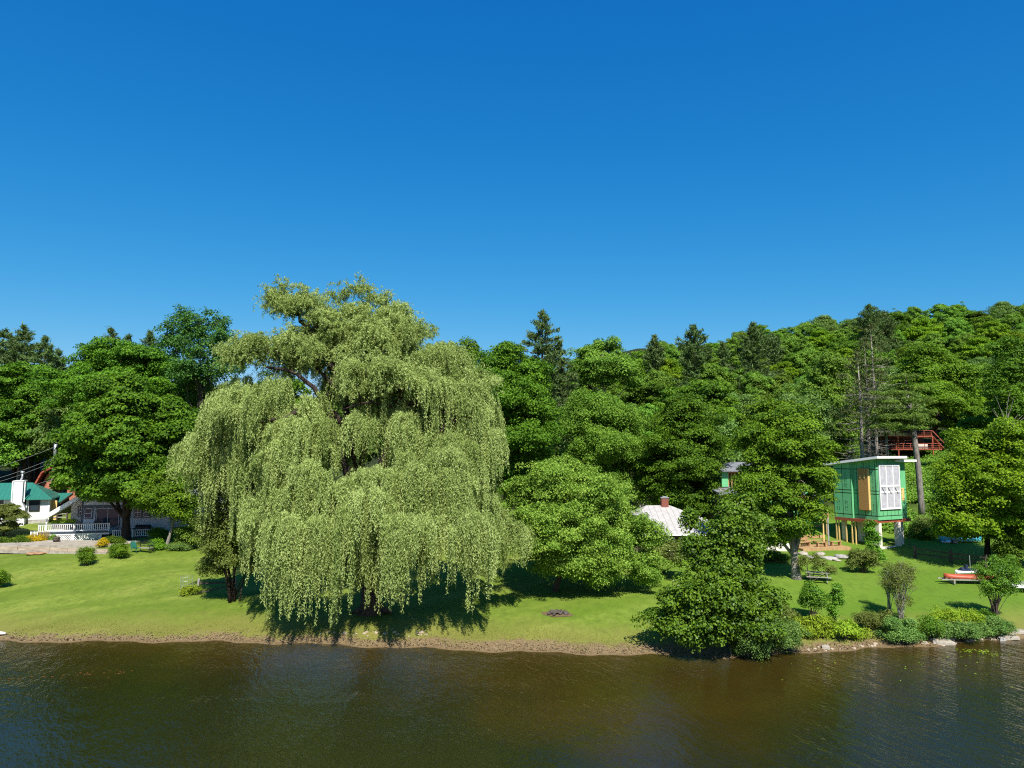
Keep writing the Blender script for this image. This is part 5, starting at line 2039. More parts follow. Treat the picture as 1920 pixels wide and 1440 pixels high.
# ---- utility pole and its wires
uq = P(93, 950, 92)
up_ = empty('utility_pole', (uq.x, 92, gz(uq.x, 92)), 'pale wooden utility pole with a grey cap in front of the red-brown house', 'pole')
uz = P(98, 832, 92).z - up_.location.z
w_ = MB()
w_.tube([(0, 0, -.3), (.12, 0, uz * .5), (.3, 0, uz)], [.19, .16, .13], 10)
part('pole', w_, 'timber', up_, smooth=True)
w_ = MB()
w_.tube([(.28, 0, uz - 1.7), (.29, 0, uz + .15)], .2, 10)
part('sleeve', w_, 'metal', up_, smooth=True)
w_ = MB()
w_.tube([(.05, -.22, uz - 2.9), (.1, -.22, uz - 2.2)], .2, 8)
part('transformer', w_, 'metal', up_)
for k, (za, pyb, lb) in enumerate(((uz - .5, 866, 'highest overhead wire running from the utility pole over the green roof'),
                                   (uz - 1.9, 889, 'second overhead wire from the utility pole, below the highest one'),
                                   (uz - 2.4, 896, 'third overhead wire from the utility pole, sagging to the picture edge'),
                                   (uz - 4.6, 905, 'lowest overhead wire passing just above the flue pipe'))):
    A = Vector((uq.x, 92, up_.location.z + za))
    B = P(-160, pyb + 26, 92)
    w_ = MB()
    w_.tube([A.lerp(B, u) - Vector((0, 0, 1.1 * math.sin(math.pi * u))) for u in np.linspace(0, 1, 14)], .017, 5)
    tag(w_.build('overhead_wire', M['metal'], None), lb, 'wire', 'overhead wires')

# ------------------------------------------------------------------ bushes and garden plants


def BUSH(name, label, base_px, lobes, mat, cat='bush', stems=8, **kw):
    kw.setdefault('trunk', .05)
    kw.setdefault('cr', .34)
    kw.setdefault('leaf', .13)
    kw.setdefault('per', 42)
    kw.setdefault('dens', 1.4)
    kw.setdefault('flat', .8)
    kw.setdefault('sub', 4)
    kw.setdefault('low', -.6)
    return LT(name, label, base_px, lobes, mat, cat=cat, stems=stems, **kw)


# lawn on the cottage side
BUSH('lawn_shrub', 'upright green shrub on the open lawn below the stone terrace, nearest the deck lattice', (163, 1060), [(162, 1043, 11, 14), (158, 1050, 9, 9), (168, 1050, 9, 9)], 'maple', seed=101, group='shrubs on the lawn')
BUSH('lawn_shrub', 'round-topped green shrub on the lawn straight below the cottage maple trunk', (224, 1046), [(224, 1031, 14, 12), (216, 1037, 8, 8), (234, 1034, 9, 10)], 'maple', seed=102, group='shrubs on the lawn')
BUSH('lawn_shrub', 'green shrub cut off by the picture edge on the open lawn', (0, 1101), [(2, 1083, 12, 15), (-8, 1090, 12, 10)], 'maple', seed=103, group='shrubs on the lawn')
BUSH('golden_shrub', 'bright yellow mounded shrub at the far end of the stone terrace', (64, 1020), [(64, 1011, 15, 8), (56, 1015, 9, 5), (73, 1015, 9, 5)], 'yellow', seed=104, group='yellow shrubs')
BUSH('golden_shrub', 'small golden shrub at the corner of the terrace near the deck', (193, 1026), [(193, 1020, 9, 7)], 'yellow', seed=105, group='yellow shrubs', sub=3)
BUSH('terrace_hedge', 'low dark green hedge along the terrace near the small layered tree', (22, 1024), [(0, 1018, 18, 7), (20, 1017, 16, 7), (40, 1014, 14, 6)], 'dark', seed=106, cat='hedge')
BUSH('garden_plant', 'green leafy plant under the small side deck', (102, 1016), [(102, 1010, 6, 5)], 'shore', seed=107, cat='plant', stems=4, sub=3)
BUSH('foundation_shrub', 'dark leafy shrubs massed at the foot of the deck beside the maple trunk', (214, 1020), [(212, 1013, 13, 6), (224, 1015, 10, 5), (202, 1014, 8, 5)], 'dark', seed=108)
BUSH('foundation_shrub', 'grey-green low shrub at the foot of the slim pale-trunked tree', (330, 1031), [(332, 1025, 14, 7), (345, 1027, 10, 5)], 'bluegreen', seed=109)
BUSH('foundation_shrub', 'dark shrub between the iron bench and the slim tree', (296, 1030), [(294, 1022, 14, 9), (304, 1025, 9, 6)], 'maple', seed=110)
BUSH('foundation_shrub', 'tall dark shrub against the shaded end of the white cottage', (298, 1018), [(296, 1002, 16, 13), (312, 1006, 12, 10)], 'dark', seed=111)
BUSH('garden_bush', 'loose yellow-green bush between the slim tree and the multi-stemmed tree', (352, 1028), [(350, 1003, 18, 16), (362, 1012, 16, 14), (345, 1018, 14, 10), (375, 985, 16, 22)], 'light', seed=112, leaf=.18, cr=.5)
BUSH('fence_plant', 'small bright plant at the foot of the leaning fence post', (356, 1116), [(358, 1106, 11, 8), (352, 1110, 7, 5)], 'fern', seed=113, cat='plant', stems=5, sub=3)
# straw-coloured ornamental grass
sg = G(80, 1017)
rgs = np.random.default_rng(114)
n_ = 420
a_ = rgs.uniform(0, 6.28, n_)
tl = rgs.uniform(.05, .75, n_)
ax_ = np.stack([np.cos(a_) * tl, np.sin(a_) * tl, np.ones(n_)], 1)
ax_ = unit(ax_)
Ls = rgs.uniform(.7, 1.45, n_)
ps = ax_ * (Ls / 2)[:, None] + np.stack([np.cos(a_), np.sin(a_), 0 * a_], 1) * .18
nr_ = unit(np.cross(ax_, rgs.normal(size=(n_, 3))))
og = link('ornamental_grass', quad_mesh('ornamental_grass', leaf_quads(ps, nr_, Ls, .035, rgs, axis=ax_, fold=.02), rgs.random(n_), M['straw']))
og.location = sg
tag(og, 'fountain of straw-coloured ornamental grass behind the yellow mounded shrub', 'plant')

# middle and sunny lawn
BUSH('pyramid_roof_shrub', 'rusty and olive shrub against the low cottage with the pyramid roof', (1240, 1075), [(1232, 1042, 28, 20, -2), (1264, 1036, 26, 22, -2), (1210, 1050, 20, 18, -2), (1290, 1046, 20, 22, -2)], 'olive', seed=120, leaf=.2, cr=.5)
BUSH('rust_shrub', 'low rust-red leaved shrub beside the pale bushy tree', (1226, 1066), [(1232, 1046, 12, 8, -1.5), (1244, 1052, 9, 6, -1.5)], 'rust', seed=121, sub=3, stems=4)
BUSH('stone_bed_shrub', 'dark shrub in shade along the stones left of the forked maple trunk', (1445, 1052), [(1440, 1042, 22, 10), (1462, 1046, 16, 8)], 'dark', seed=122)
BUSH('lawn_bush', 'twiggy olive bush with dark base on the sunny lawn below the timber deck', (1617, 1074), [(1610, 1048, 24, 18), (1626, 1056, 18, 14), (1600, 1058, 14, 12)], 'olive', seed=123, stems=20, gaps=.3, leaf=.15)
BUSH('young_tree', 'slender young tree with light leaves in front of the tower posts', (1640, 1060), [(1631, 990, 7, 13), (1636, 1012, 9, 15), (1645, 1040, 14, 12), (1628, 1036, 9, 10)], 'shore', cat='tree', seed=124, stems=7, gaps=.3, leaf=.2, cr=.42)
BUSH('sapling', 'thin-leaved sapling arching over the picnic table', (1520, 1090), [(1512, 1048, 16, 10), (1534, 1058, 18, 12), (1505, 1065, 10, 10), (1550, 1068, 12, 8)], 'olive', cat='tree', seed=125, stems=6, gaps=.5, leaf=.16, dens=.8, cr=.4)
BUSH('sapling', 'young dark-leaved sapling in the shore bed beside the ferns, wider of two', (1522, 1158), [(1522, 1108, 20, 16), (1512, 1126, 12, 14), (1536, 1128, 12, 16)], 'shore', cat='tree', seed=126, stems=7, gaps=.35, leaf=.14, group='saplings', cr=.34)
BUSH('sapling', 'narrow upright sapling in the shore bed, slimmer of two', (1568, 1178), [(1567, 1108, 8, 16), (1568, 1130, 9, 20), (1560, 1148, 7, 12)], 'shore', cat='tree', seed=127, stems=5, gaps=.35, leaf=.14, group='saplings', cr=.3)
BUSH('twiggy_shrub', 'tall vase-shaped twiggy grey-green shrub behind the shore bed', (1689, 1160), [(1690, 1078, 25, 20), (1692, 1098, 28, 24), (1690, 1122, 18, 20), (1700, 1068, 12, 14), (1680, 1066, 10, 12)], 'olive', seed=128, stems=42, trunk=.04, gaps=.35,
     leaf=.10, per=30, twig=30, cr=.34, bark='wood_grey')
BUSH('twiggy_shrub', 'thin feathery twiggy shrub tucked against the taller vase-shaped one', (1668, 1148), [(1666, 1085, 11, 22), (1668, 1105, 12, 20), (1664, 1066, 6, 12)], 'olive', seed=129, stems=18, trunk=.03, gaps=.45, leaf=.09, per=22, twig=16, cr=.3,
     bark='wood_grey')
BUSH('vase_shrub', 'vase-shaped green shrub with bare lower stems in front of the red canoe', (1866, 1160), [(1864, 1068, 28, 20), (1848, 1084, 22, 22), (1880, 1088, 24, 22), (1864, 1108, 26, 20), (1890, 1062, 12, 14)], 'shore', seed=130, stems=30, trunk=.05,
     gaps=.25, leaf=.13, cr=.38)
BUSH('slope_bush', 'tangled grey-brown bush on the bank beside the tower piers', (1735, 1008), [(1728, 985, 22, 18), (1750, 992, 18, 14), (1722, 998, 14, 10)], 'olive', seed=131, leaf=.18, cr=.5, gaps=.3, stems=16)
BUSH('slope_bush', 'small deep green bush on the bank in front of the turquoise canoe', (1740, 1012), [(1742, 1003, 12, 9), (1730, 1007, 10, 6)], 'dark', seed=132)
BUSH('shed_ivy_bush', 'bushy low growth by the fence under the yellow-green maple', (1878, 1075), [(1880, 1062, 18, 12), (1895, 1072, 16, 10)], 'shore', seed=133)
# shore bed
BED = [
    ('shore_shrub', 'dense olive-leaved shrub beside the bare patch of bank', 'olive', (1632, 1182), [(1640, 1160, 26, 14), (1622, 1166, 16, 11), (1655, 1172, 16, 10)]),
    ('shore_shrub', 'blue-green mounded shrub low over the bank below the vase-shaped twiggy shrub', 'bluegreen', (1690, 1205), [(1690, 1180, 32, 17), (1672, 1190, 20, 11), (1710, 1190, 20, 11)]),
    ('shore_shrub', 'mid-green shrub in the middle of the shore bed above the flat stone', 'shore', (1742, 1196), [(1742, 1172, 24, 15), (1730, 1184, 18, 10), (1760, 1182, 16, 10)]),
    ('shore_shrub', 'yellow-tipped shrub crowning the back of the shore bed', 'fern', (1790, 1180), [(1782, 1155, 26, 11), (1812, 1156, 24, 10), (1760, 1163, 15, 9)]),
    ('shore_shrub', 'grey-green mounded shrub in front of the yellow-tipped one', 'bluegreen', (1800, 1200), [(1794, 1180, 30, 15), (1822, 1182, 22, 13), (1778, 1188, 18, 9)]),
    ('shore_shrub', 'pale grey-green shrub at the far end of the shore bed below the vase-shaped green shrub', 'bluegreen', (1866, 1192), [(1858, 1174, 24, 14), (1882, 1178, 18, 11), (1845, 1184, 16, 9)]),
    ('shore_shrub', 'dark little shrub at the foot of the vase-shaped green shrub', 'dark', (1848, 1166), [(1845, 1152, 13, 9), (1856, 1158, 9, 6)]),
]
for i_, (nm, lb, mt, bs, lo) in enumerate(BED):
    BUSH(nm, lb, bs, lo, mt, seed=140 + i_, group='shrubs of the shore bed', leaf=.115, cr=.30, per=40, dens=1.3, gaps=.24, lobenoise=.26, spread=.7)
FERN = [
    ('clump of bright yellow-green ferns beside the leaning shore tree', (1500, 1190), [(1502, 1172, 22, 13), (1488, 1180, 14, 9)]),
    ('largest clump of bright ferns below the wider sapling', (1538, 1196), [(1534, 1172, 24, 14), (1550, 1182, 16, 10), (1518, 1184, 14, 9)]),
    ('clump of ferns around the foot of the slim sapling', (1582, 1198), [(1580, 1178, 20, 13), (1594, 1186, 13, 9)]),
    ('low ferns trailing toward the bare patch of bank', (1608, 1196), [(1606, 1186, 14, 8)]),
    ('dull green undergrowth between the shore tree and the ferns', (1478, 1180), [(1478, 1152, 20, 16), (1466, 1168, 14, 12)]),
]
for i_, (lb, bs, lo) in enumerate(FERN):
    BUSH('fern_clump', lb, bs, lo, 'fern' if i_ < 4 else 'olive', cat='fern', seed=160 + i_, group='ferns on the bank', leaf=.26, cr=.34, per=22, aspect=.34, stems=4, droop=.5, spread=.6)

# ------------------------------------------------------------------ terrace, walls and garden things
tq0, tq1 = G(-60, 1040), G(202, 1038)
wa = empty('stone_terrace', (0, 0, 0), 'long low wall of old timbers holding a pale stone terrace in front of the deck', 'terrace')
zt0 = max(tq0.z, tq1.z) + .42
n_ = 9
rgt = random.Random(8)
for row in range(2):
    b_ = MB()
    L_ = (tq1 - tq0).length
    d_ = (tq1 - tq0).normalized()
    u = 0.0
    while u < L_:
        w_ = min(rgt.uniform(1.6, 2.6), L_ - u)
        o_ = rgt.uniform(-.05, .05)
        p_ = Vector((tq0.x + d_.x * (u + .02), tq0.y + d_.y * (u + .02) + o_ + row * .12, 0))
        q_ = Vector((tq0.x + d_.x * (u + w_ - .02), tq0.y + d_.y * (u + w_ - .02) + o_ + row * .12, 0))
        z_ = zt0 - .62 + row * .30
        b_.bar((p_.x, p_.y, z_ + .14), (q_.x, q_.y, z_ + .14), .26, .285)
        u += w_
    part('timber_course', b_, 'timber' if row else 'stonepale', wa)
b_ = MB()
yb = tq0.y + 4.4
b_.box(tq0.x, tq1.x - .3, tq0.y + .35, yb, zt0 - .5, zt0 - .02)
part('paving', b_, 'stonepale', wa)

for i_, (px, py, r_, mt, lb) in enumerate([
        (70, 1022, .55, 'stonepale', 'rounded pale boulder in front of the yellow mounded shrub'),
        (58, 1024, .3, 'stone', 'smaller grey boulder beside the rounded pale one'),
        (1478, 1030, .62, 'stonepale', 'large pale boulder behind the forked maple trunk'),
        (1462, 1026, .5, 'stonepale', 'pale boulder half hidden by leaves near the low cottage terrace'),
        (1520, 1046, .6, 'stone', 'flat grey boulder between the maple trunk and the deck'),
        (1538, 1041, .5, 'stonepale', 'pale angular boulder at the deck corner'),
        (1552, 1048, .7, 'stone', 'broad flat grey slab stone in the grass below the deck'),
        (1580, 1045, .8, 'stone', 'longest flat grey stone beside the lumber deck'),
        (1570, 1052, .4, 'stonepale', 'small flat pale stepping stone in the grass'),
        (1505, 1040, .45, 'stonepale', 'pale boulder touching the maple trunk'),
        (1420, 1030, .6, 'stone', 'grey boulder under the leaves near the low cottage')]):
    g_ = G(px, py)
    b_ = MB()
    b_.rock((0, 0, .05), r_, seed=i_ + 40, flat=.5 if 'flat' not in lb else .22)
    o_ = b_.build('boulder', M[mt], None, smooth=True)
    o_.location = g_
    tag(o_, lb, 'boulder', 'boulders')
# pale ledge behind the forked maple
g_ = G(1445, 1033)
b_ = MB()
b_.box(-2.4, 2.6, 0, 1.6, -.4, .55).box(-1.8, 2.0, 1.62, 2.4, -.4, .75)
o_ = b_.build('stone_ledge', M['concrete'], None, bevel=.05)
o_.location = g_
tag(o_, 'low pale concrete ledge between the pyramid-roofed cottage and the maple trunk', 'ledge')
# flat orange stones below the terrace
g_ = G(80, 1038)
b_ = MB()
for k in range(6):
    b_.rock((rgt.uniform(-1.2, 1.2), rgt.uniform(-.4, .4), .05), rgt.uniform(.25, .5), seed=k + 70, flat=.25)
o_ = b_.build('flagstone_pile', plain('tan_flagstone', (.360, .215, .125), (.240, .140, .080), scale=4, rough=.9), None, smooth=True)
o_.location = g_
tag(o_, 'flat orange-brown flagstones piled on the grass below the terrace', 'stones')
# barrel planter
g_ = P(141, 1018, 77)
g_.z = zt0 - .02
bp_ = empty('barrel_planter', (g_.x, tq0.y + 3.0, zt0 - .02), 'dark half-barrel planter standing in front of the deck lattice', 'planter')
b_ = MB()
b_.tube([(0, 0, 0), (0, 0, .25), (0, 0, .5)], [.27, .33, .30], 14)
part('tub', b_, 'wood_dark', bp_, smooth=True)
b_ = MB()
b_.tube([(0, 0, .12), (0, 0, .16)], .335, 14).tube([(0, 0, .38), (0, 0, .42)], .335, 14)
part('hoop', b_, 'black', bp_)
# iron garden bench and small teal chair
g_ = G(271, 1036)
gb = empty('garden_bench', g_, 'black iron garden bench with arched back on the lawn edge under the trees', 'bench', rz=R(-12))
b_ = MB()
for k in range(5):
    b_.box(-.75, .75, -.25 + k * .11, -.17 + k * .11, .42, .45)
part('seat', b_, 'wood_grey', gb)
b_ = MB()
b_.tube([(-.75, .3, .45), (-.74, .34, .8), (-.4, .36, 1.0), (0, .37, 1.06), (.4, .36, 1.0), (.74, .34, .8), (.75, .3, .45)], .035, 6)
for k in range(9):
    x = -.6 + k * .15
    b_.tube([(x, .31, .45), (x * .95, .36, 1.02 - .25 * abs(x) ** 2)], .014, 5)
b_.tube([(-.72, .33, .6), (.72, .33, .6)], .018, 5)
part('backrest', b_, 'black', gb)
for x in (-.72, .72):
    for y in (-.22, .28):
        b_ = MB()
        b_.tube([(x, y, .46), (x * 1.03, y * 1.1, 0)], .03, 6)
        part('leg', b_, 'black', gb)
    b_ = MB()
    b_.tube([(x, -.24, .44), (x, -.26, .68), (x, .32, .70)], .028, 6)
    part('armrest', b_, 'black', gb)
g_ = G(254, 1036)
patio_chair(g_, 'small teal garden chair beside the iron bench', R(170), 'roofgreen', 'garden chairs')
# leaning fence posts and rail by the multi-stem tree
g_ = G(369, 1113)
fr_ = empty('rail_fence', g_, 'short old split-rail fence with a leaning post beside the multi-stemmed tree', 'fence')
b_ = MB()
b_.bar((0, 0, -.2), (.14, 0, 1.15), .16)
part('post', b_, 'wood_grey', fr_)
b_ = MB()
b_.bar((2.5, 1.2, -.3), (2.5, 1.2, 1.0), .15)
part('post', b_, 'wood_grey', fr_)
b_ = MB()
b_.bar((.1, .04, .78), (2.5, 1.2, .66), .09, .13)
part('rail', b_, 'wood_dark', fr_)
b_ = MB()
b_.bar((.05, .0, .05), (2.2, .6, .45), .07, .10)
part('rail', b_, 'wood_dark', fr_)
g_ = G(349, 1112)
cg = MB()
for k in range(10):
    a_ = 6.283 * k / 10
    cg.tube([(.45 * math.cos(a_), .45 * math.sin(a_), 0), (.45 * math.cos(a_), .45 * math.sin(a_), 1.3)], .008, 4)
for z in (.25, .6, .95, 1.28):
    cg.tube([(.45 * math.cos(6.283 * k / 16), .45 * math.sin(6.283 * k / 16), z) for k in range(17)], .008, 4, cap=False)
o_ = cg.build('plant_cage', M['metal'], None)
o_.location = g_
tag(o_, 'thin wire plant cage standing beside the leaning fence post', 'plant cage')
# picnic table
pt_ = G(1534, 1090)
tb = empty('picnic_table', pt_, 'weathered grey picnic table on the grass beside the forked maple', 'table', rz=R(-18))
b_ = MB()
for k in range(5):
    b_.box(-.92, .92, -.37 + k * .15, -.235 + k * .15, .72, .76)
part('tabletop', b_, 'wood_grey', tb)
for y in (-.85, .57):
    b_ = MB()
    b_.box(-.92, .92, y, y + .13, .42, .46).box(-.92, .92, y + .145, y + .28, .42, .46)
    part('bench_seat', b_, 'wood_grey', tb)
for x in (-.65, .65):
    for s_ in (-1, 1):
        b_ = MB()
        b_.bar((x, s_ * .28, .715), (x, s_ * .72, -.02), .045, .10)
        part('leg', b_, 'wood_grey', tb)
    b_ = MB()
    b_.bar((x + .05, -.82, .39), (x + .05, .82, .39), .045, .09)
    part('crossbeam', b_, 'wood_grey', tb)
# ranch fence by the yellow-green maple
fa, fb3 = G(1716, 1046), G(1850, 1064)
fn = empty('rail_fence', fa, 'old grey two-rail fence in shade below the yellow-green maple', 'fence')
d_ = fb3 - fa
for u in (0, .52, .99):
    b_ = MB()
    p_ = d_ * u
    b_.box(p_.x - .11, p_.x + .11, p_.y - .11, p_.y + .11, p_.z - .3, p_.z + 1.15)
    part('post', b_, 'wood_dark', fn)
for z in (.45, .88):
    b_ = MB()
    b_.bar((.0, -.13, z), (d_.x, d_.y - .13, d_.z + z), .05, .14)
    part('rail', b_, 'wood_dark', fn)
g_ = G(1706, 1029)
b_ = MB()
b_.tube([(0, 0, -.1), (.02, 0, 1.7)], .035, 6)
o_ = b_.build('marker_stake', M['wood_dark'], None)
o_.location = g_
tag(o_, 'thin dark stake in the ground beside the tower pier', 'stake')


# boats
def hull(L, Wd, H, n=14, m=9, rocker=.12, flip=True):
    vs, fs = [], []
    for i in range(n + 1):
        t_ = i / n
        w_ = Wd / 2 * (math.sin(math.pi * min(1, max(0, t_))) ** .55)
        h_ = H * (1 + .35 * (2 * t_ - 1) ** 4)
        for k in range(m + 1):
            a_ = math.pi * k / m
            y = -w_ * math.cos(a_)
            z = -h_ * .85 * (math.sin(a_) ** .6) + (h_ - H) * .4
            vs.append((L * (t_ - .5), y, z))
    for i in range(n):
        for k in range(m):
            a_ = i * (m + 1) + k
            fs.append((a_, a_ + 1, a_ + m + 2, a_ + m + 1))
    if flip:
        vs = [(x, y, -z) for x, y, z in vs]
    return vs, fs


def canoe(name, label, pos, L, Wd, H, mat, rz, tilt=0.0):
    r_ = empty(name, pos, label, 'canoe', rz=rz)
    b_ = MB()
    b_.add(*hull(L, Wd, H))
    o_ = part('hull', b_, mat, r_, smooth=True)
    sol = o_.modifiers.new('skin', 'SOLIDIFY')
    sol.thickness = .025
    b_ = MB()
    for s_ in (-1, 1):
        b_.tube([(L * (t_ - .5), s_ * Wd / 2 * (math.sin(math.pi * t_) ** .55), 0) for t_ in np.linspace(.02, .98, 12)], .028, 5)
    part('gunwale', b_, 'timber', r_)
    b_ = MB()
    b_.tube([(-L * .12, -Wd * .46, .02), (-L * .12, -Wd * .40, H * .62), (-L * .12, 0, H * .90), (-L * .12, Wd * .40, H * .62), (-L * .12, Wd * .46, .02)], .03, 6)
    part('strap', b_, 'black', r_)
    return r_


c0 = G(1808, 1094)
canoe('canoe', 'red canoe lying upside down on boards on the grass', c0 + Vector((.75, 0, .40)), 4.5, .86, .36, 'canoe_red', R(-8))
rk = empty('canoe_rack', c0, 'low pale boards carrying the upside-down red canoe', 'rack', rz=R(-8))
b_ = MB()
b_.box(-1.9, 2.6, -.42, -.28, .30, .38).box(-1.9, 2.6, .28, .42, .30, .38)
part('runner', b_, 'wood_grey', rk)
for x in (-1.0, 1.5):
    b_ = MB()
    b_.box(x, x + .12, -.5, .5, .0, .297)
    part('trestle', b_, 'wood_grey', rk)
t0 = G(1800, 1016)
canoe('canoe', 'bright turquoise canoe resting on the bank grass by the tangled bush', t0 + Vector((0, 0, .12)), 4.4, .95, .5, 'teal', R(-6))
g_ = G(1786, 1018)
cr_ = empty('wooden_crate', g_ + Vector((0, -.3, 0)), 'small brown wooden crate standing in front of the turquoise canoe', 'crate')
b_ = MB()
b_.box(-.22, .22, -.18, .18, 0, .40)
part('box', b_, 'wood_dark', cr_)
b_ = MB()
for z in (.04, .18, .32):
    b_.box(-.235, .235, -.2, -.183, z, z + .08)
part('slats', b_, 'timber', cr_)
g_ = G(1778, 1017)
b_ = MB()
b_.rock((0, 0, .1), .38, seed=91, flat=.4)
b_.rock((-.5, .1, .06), .25, seed=92, flat=.4)
o_ = b_.build('white_sack', M['white'], None, smooth=True)
o_.location = g_ + Vector((-.1, -.2, 0))
tag(o_, 'crumpled white sack on the grass beside the small brown crate', 'sack')
# small sailboat with covered bow behind the red canoe
s0 = G(1815, 1078)
sb = empty('sailboat', s0, 'small white sailboat with navy cover and bare mast behind the red canoe', 'boat', rz=R(8))
sb.scale = (.72, .72, .72)
b_ = MB()
b_.add(*[[(x, y, z + .55) for x, y, z in hull(3.4, 1.3, .5, flip=False)[0]], hull(3.4, 1.3, .5, flip=False)[1]])
o_ = part('hull', b_, 'white', sb, smooth=True)
o_.modifiers.new('skin', 'SOLIDIFY').thickness = .03
b_ = MB()
b_.add([(-1.0, -.5, .56), (.7, -.5, .56), (.7, .5, .56), (-1.0, .5, .56), (-.9, 0, .95), (.6, 0, .82)], [(0, 1, 5, 4), (2, 3, 4, 5), (1, 2, 5), (3, 0, 4), (0, 3, 2, 1)])
part('cover', b_, 'navy', sb)
b_ = MB()
b_.tube([(.35, 0, .3), (.35, 0, 2.3)], .04, 6)
part('mast', b_, 'metal', sb)
b_ = MB()
b_.tube([(-.35, -.2, .5), (-.35, -.2, 1.25)], .2, 8)
part('outboard_motor', b_, 'navy', sb)
# float / dock section at the edge
q_ = G(1912, 1112)
dk = empty('dock_section', q_, 'grey dock section with pale edge resting on the lawn at the picture edge', 'dock', rz=R(-10))
b_ = MB()
for k in range(14):
    b_.box(-1.0 + k * .25, -.77 + k * .25, -.1, 1.4, .62, .67)
part('deck_boards', b_, 'wood_grey', dk)
b_ = MB()
b_.box(-1.05, 2.6, -.16, -.104, .42, .68).box(-1.05, -1.003, -.1, 1.4, .42, .68)
part('edge', b_, 'white', dk)
for x in (-.7, 1.2):
    b_ = MB()
    b_.box(x, x + .5, .0, 1.3, .0, .40)
    part('float', b_, 'black', dk)
# beached board tip at the other edge
q_ = G(0, 1191)
b_ = MB()
b_.add(*hull(2.2, .7, .12, flip=False))
o_ = b_.build('paddle_board', M['white'], None, smooth=True)
o_.modifiers.new('skin', 'SOLIDIFY').thickness = .03
o_.location = q_ + Vector((-.75, 0, .16))
tag(o_, 'tip of a white board lying on the beach at the picture edge', 'board')
# fire ring rubble on the lawn by the willow
q_ = G(1044, 1152)
b_ = MB()
for k in range(26):
    a_ = rgt.uniform(0, 6.28)
    rr_ = rgt.uniform(0, .75)
    b_.rock((rr_ * math.cos(a_) * 1.1, rr_ * math.sin(a_) * .6, .03 + .16 * (1 - rr_)), rgt.uniform(.10, .24), seed=k + 200, flat=.6, n=7)
o_ = b_.build('rubble_pile', M['rockdark'], None)
o_.location = q_
tag(o_, 'heap of dark stones and charred wood on the lawn near the beach', 'stone heap')
b_ = MB()
b_.add([(1.1 * math.cos(6.283 * k / 20) * (1 + .12 * math.sin(k * 2.1)), 0.6 * math.sin(6.283 * k / 20) * (1 + .12 * math.cos(k * 1.7)), .012) for k in range(20)], [tuple(range(20))])
o_ = b_.build('bare_earth', plain('bare_earth', (.150, .105, .055), (.090, .060, .032), scale=3, rough=.95), None)
o_.location = q_ + Vector((0, 0, .02))
n_ = Vector((gz(q_.x - .5, q_.y) - gz(q_.x + .5, q_.y), gz(q_.x, q_.y - .5) - gz(q_.x, q_.y + .5), 1))
o_.rotation_euler = n_.to_track_quat('Z', 'Y').to_euler()
tag(o_, kind='structure')

# shore stones: flat slabs and the row of rocks under the willow
for i_, (px, py, w_, l_, lb) in enumerate([(1768, 1206, 1.25, .8, 'largest flat pale slab at the waterline below the shore bed'), (1892, 1197, 1.1, .55, 'flat pale slab at the waterline at the far end of the bed'),
                                           (1752, 1205, .4, .35, 'small pale block beside the largest shore slab'), (1780, 1199, .6, .4, 'narrow stone just behind the largest shore slab'),
                                           (1908, 1186, .9, .6, 'pale stone up the bank at the picture edge'), (1878, 1200, .45, .4, 'dark stone beside the far slab'),
                                           (1548, 1216, .5, .25, 'small white stone at the waterline below the ferns')]):
    g_ = G(px, py)
    b_ = MB()
    b_.hexa([(-w_ / 2, -l_ / 2, -.1), (w_ / 2, -l_ / 2 * .8, -.1), (w_ / 2 * .9, l_ / 2, -.1), (-w_ / 2 * .9, l_ / 2 * .9, -.1),
             (-w_ / 2 * .95, -l_ / 2 * .95, .13), (w_ / 2 * .97, -l_ / 2 * .75, .10), (w_ / 2 * .85, l_ / 2 * .95, .15), (-w_ / 2 * .85, l_ / 2 * .85, .16)])
    o_ = b_.build('shore_slab', M['stonepale' if 'dark' not in lb else 'stone'], None, bevel=.02)
    o_.location = g_ + Vector((0, 0, .04))
    o_.rotation_euler = (R(rgt.uniform(-4, 4)), R(rgt.uniform(-4, 4)), R(rgt.uniform(-15, 15)))
    tag(o_, lb, 'stone', 'slabs at the waterline')
b_ = MB()
for k in range(110):
    px = rgt.choice([rgt.uniform(600, 800), rgt.uniform(1480, 1900), rgt.uniform(1700, 1900)])
    py = 1188 + rgt.gauss(0, 3) if px < 900 else np.interp(px, [1480, 1700, 1920], [1219, 1207, 1192]) + rgt.gauss(0, 3)
    g_ = G(px, py)
    b_.rock((g_.x, g_.y, g_.z), abs(rgt.gauss(.06, .05)) + .04, seed=k + 500, flat=.6, n=6)
tag(b_.build('shore_rubble', M['timber'], None), 'scattered small stones along the waterline', None, None, 'stuff')
# driftwood roots under the shore tree
g_ = G(1390, 1219)
b_ = MB()
for k in range(7):
    a_ = rgt.uniform(-2.2, .4)
    b_.tube([(0, 0, .25), (.5 * math.cos(a_), .5 * math.sin(a_), .12), (1.3 * math.cos(a_ + .2), 1.0 * math.sin(a_ + .2), -.1)], [.10, .07, .03], 6)
o_ = b_.build('exposed_roots', M['wood_grey'], None, smooth=True)
o_.location = g_ + Vector((-.5, .2, 0))
tag(o_, 'washed-out grey roots at the foot of the leaning shore tree', 'roots')

# small coloured things glimpsed through the willow
for (px, py, D_, mt, lb) in ((657, 1010, 72, 'orange', 'orange plastic lawn chair glimpsed through the willow strands'), (597, 990, 76, 'bluecloth', 'bright blue plastic lawn chair glimpsed through the willow strands'),
                             (840, 995, 76, 'white', 'white lawn chair glimpsed through the sunny side of the willow')):
    g_ = P(px, py, D_)
    patio_chair(Vector((g_.x, D_, gz(g_.x, D_))), lb, R(190), mt, 'lawn chairs behind the willow')

# floating weeds
rgw = np.random.default_rng(600)


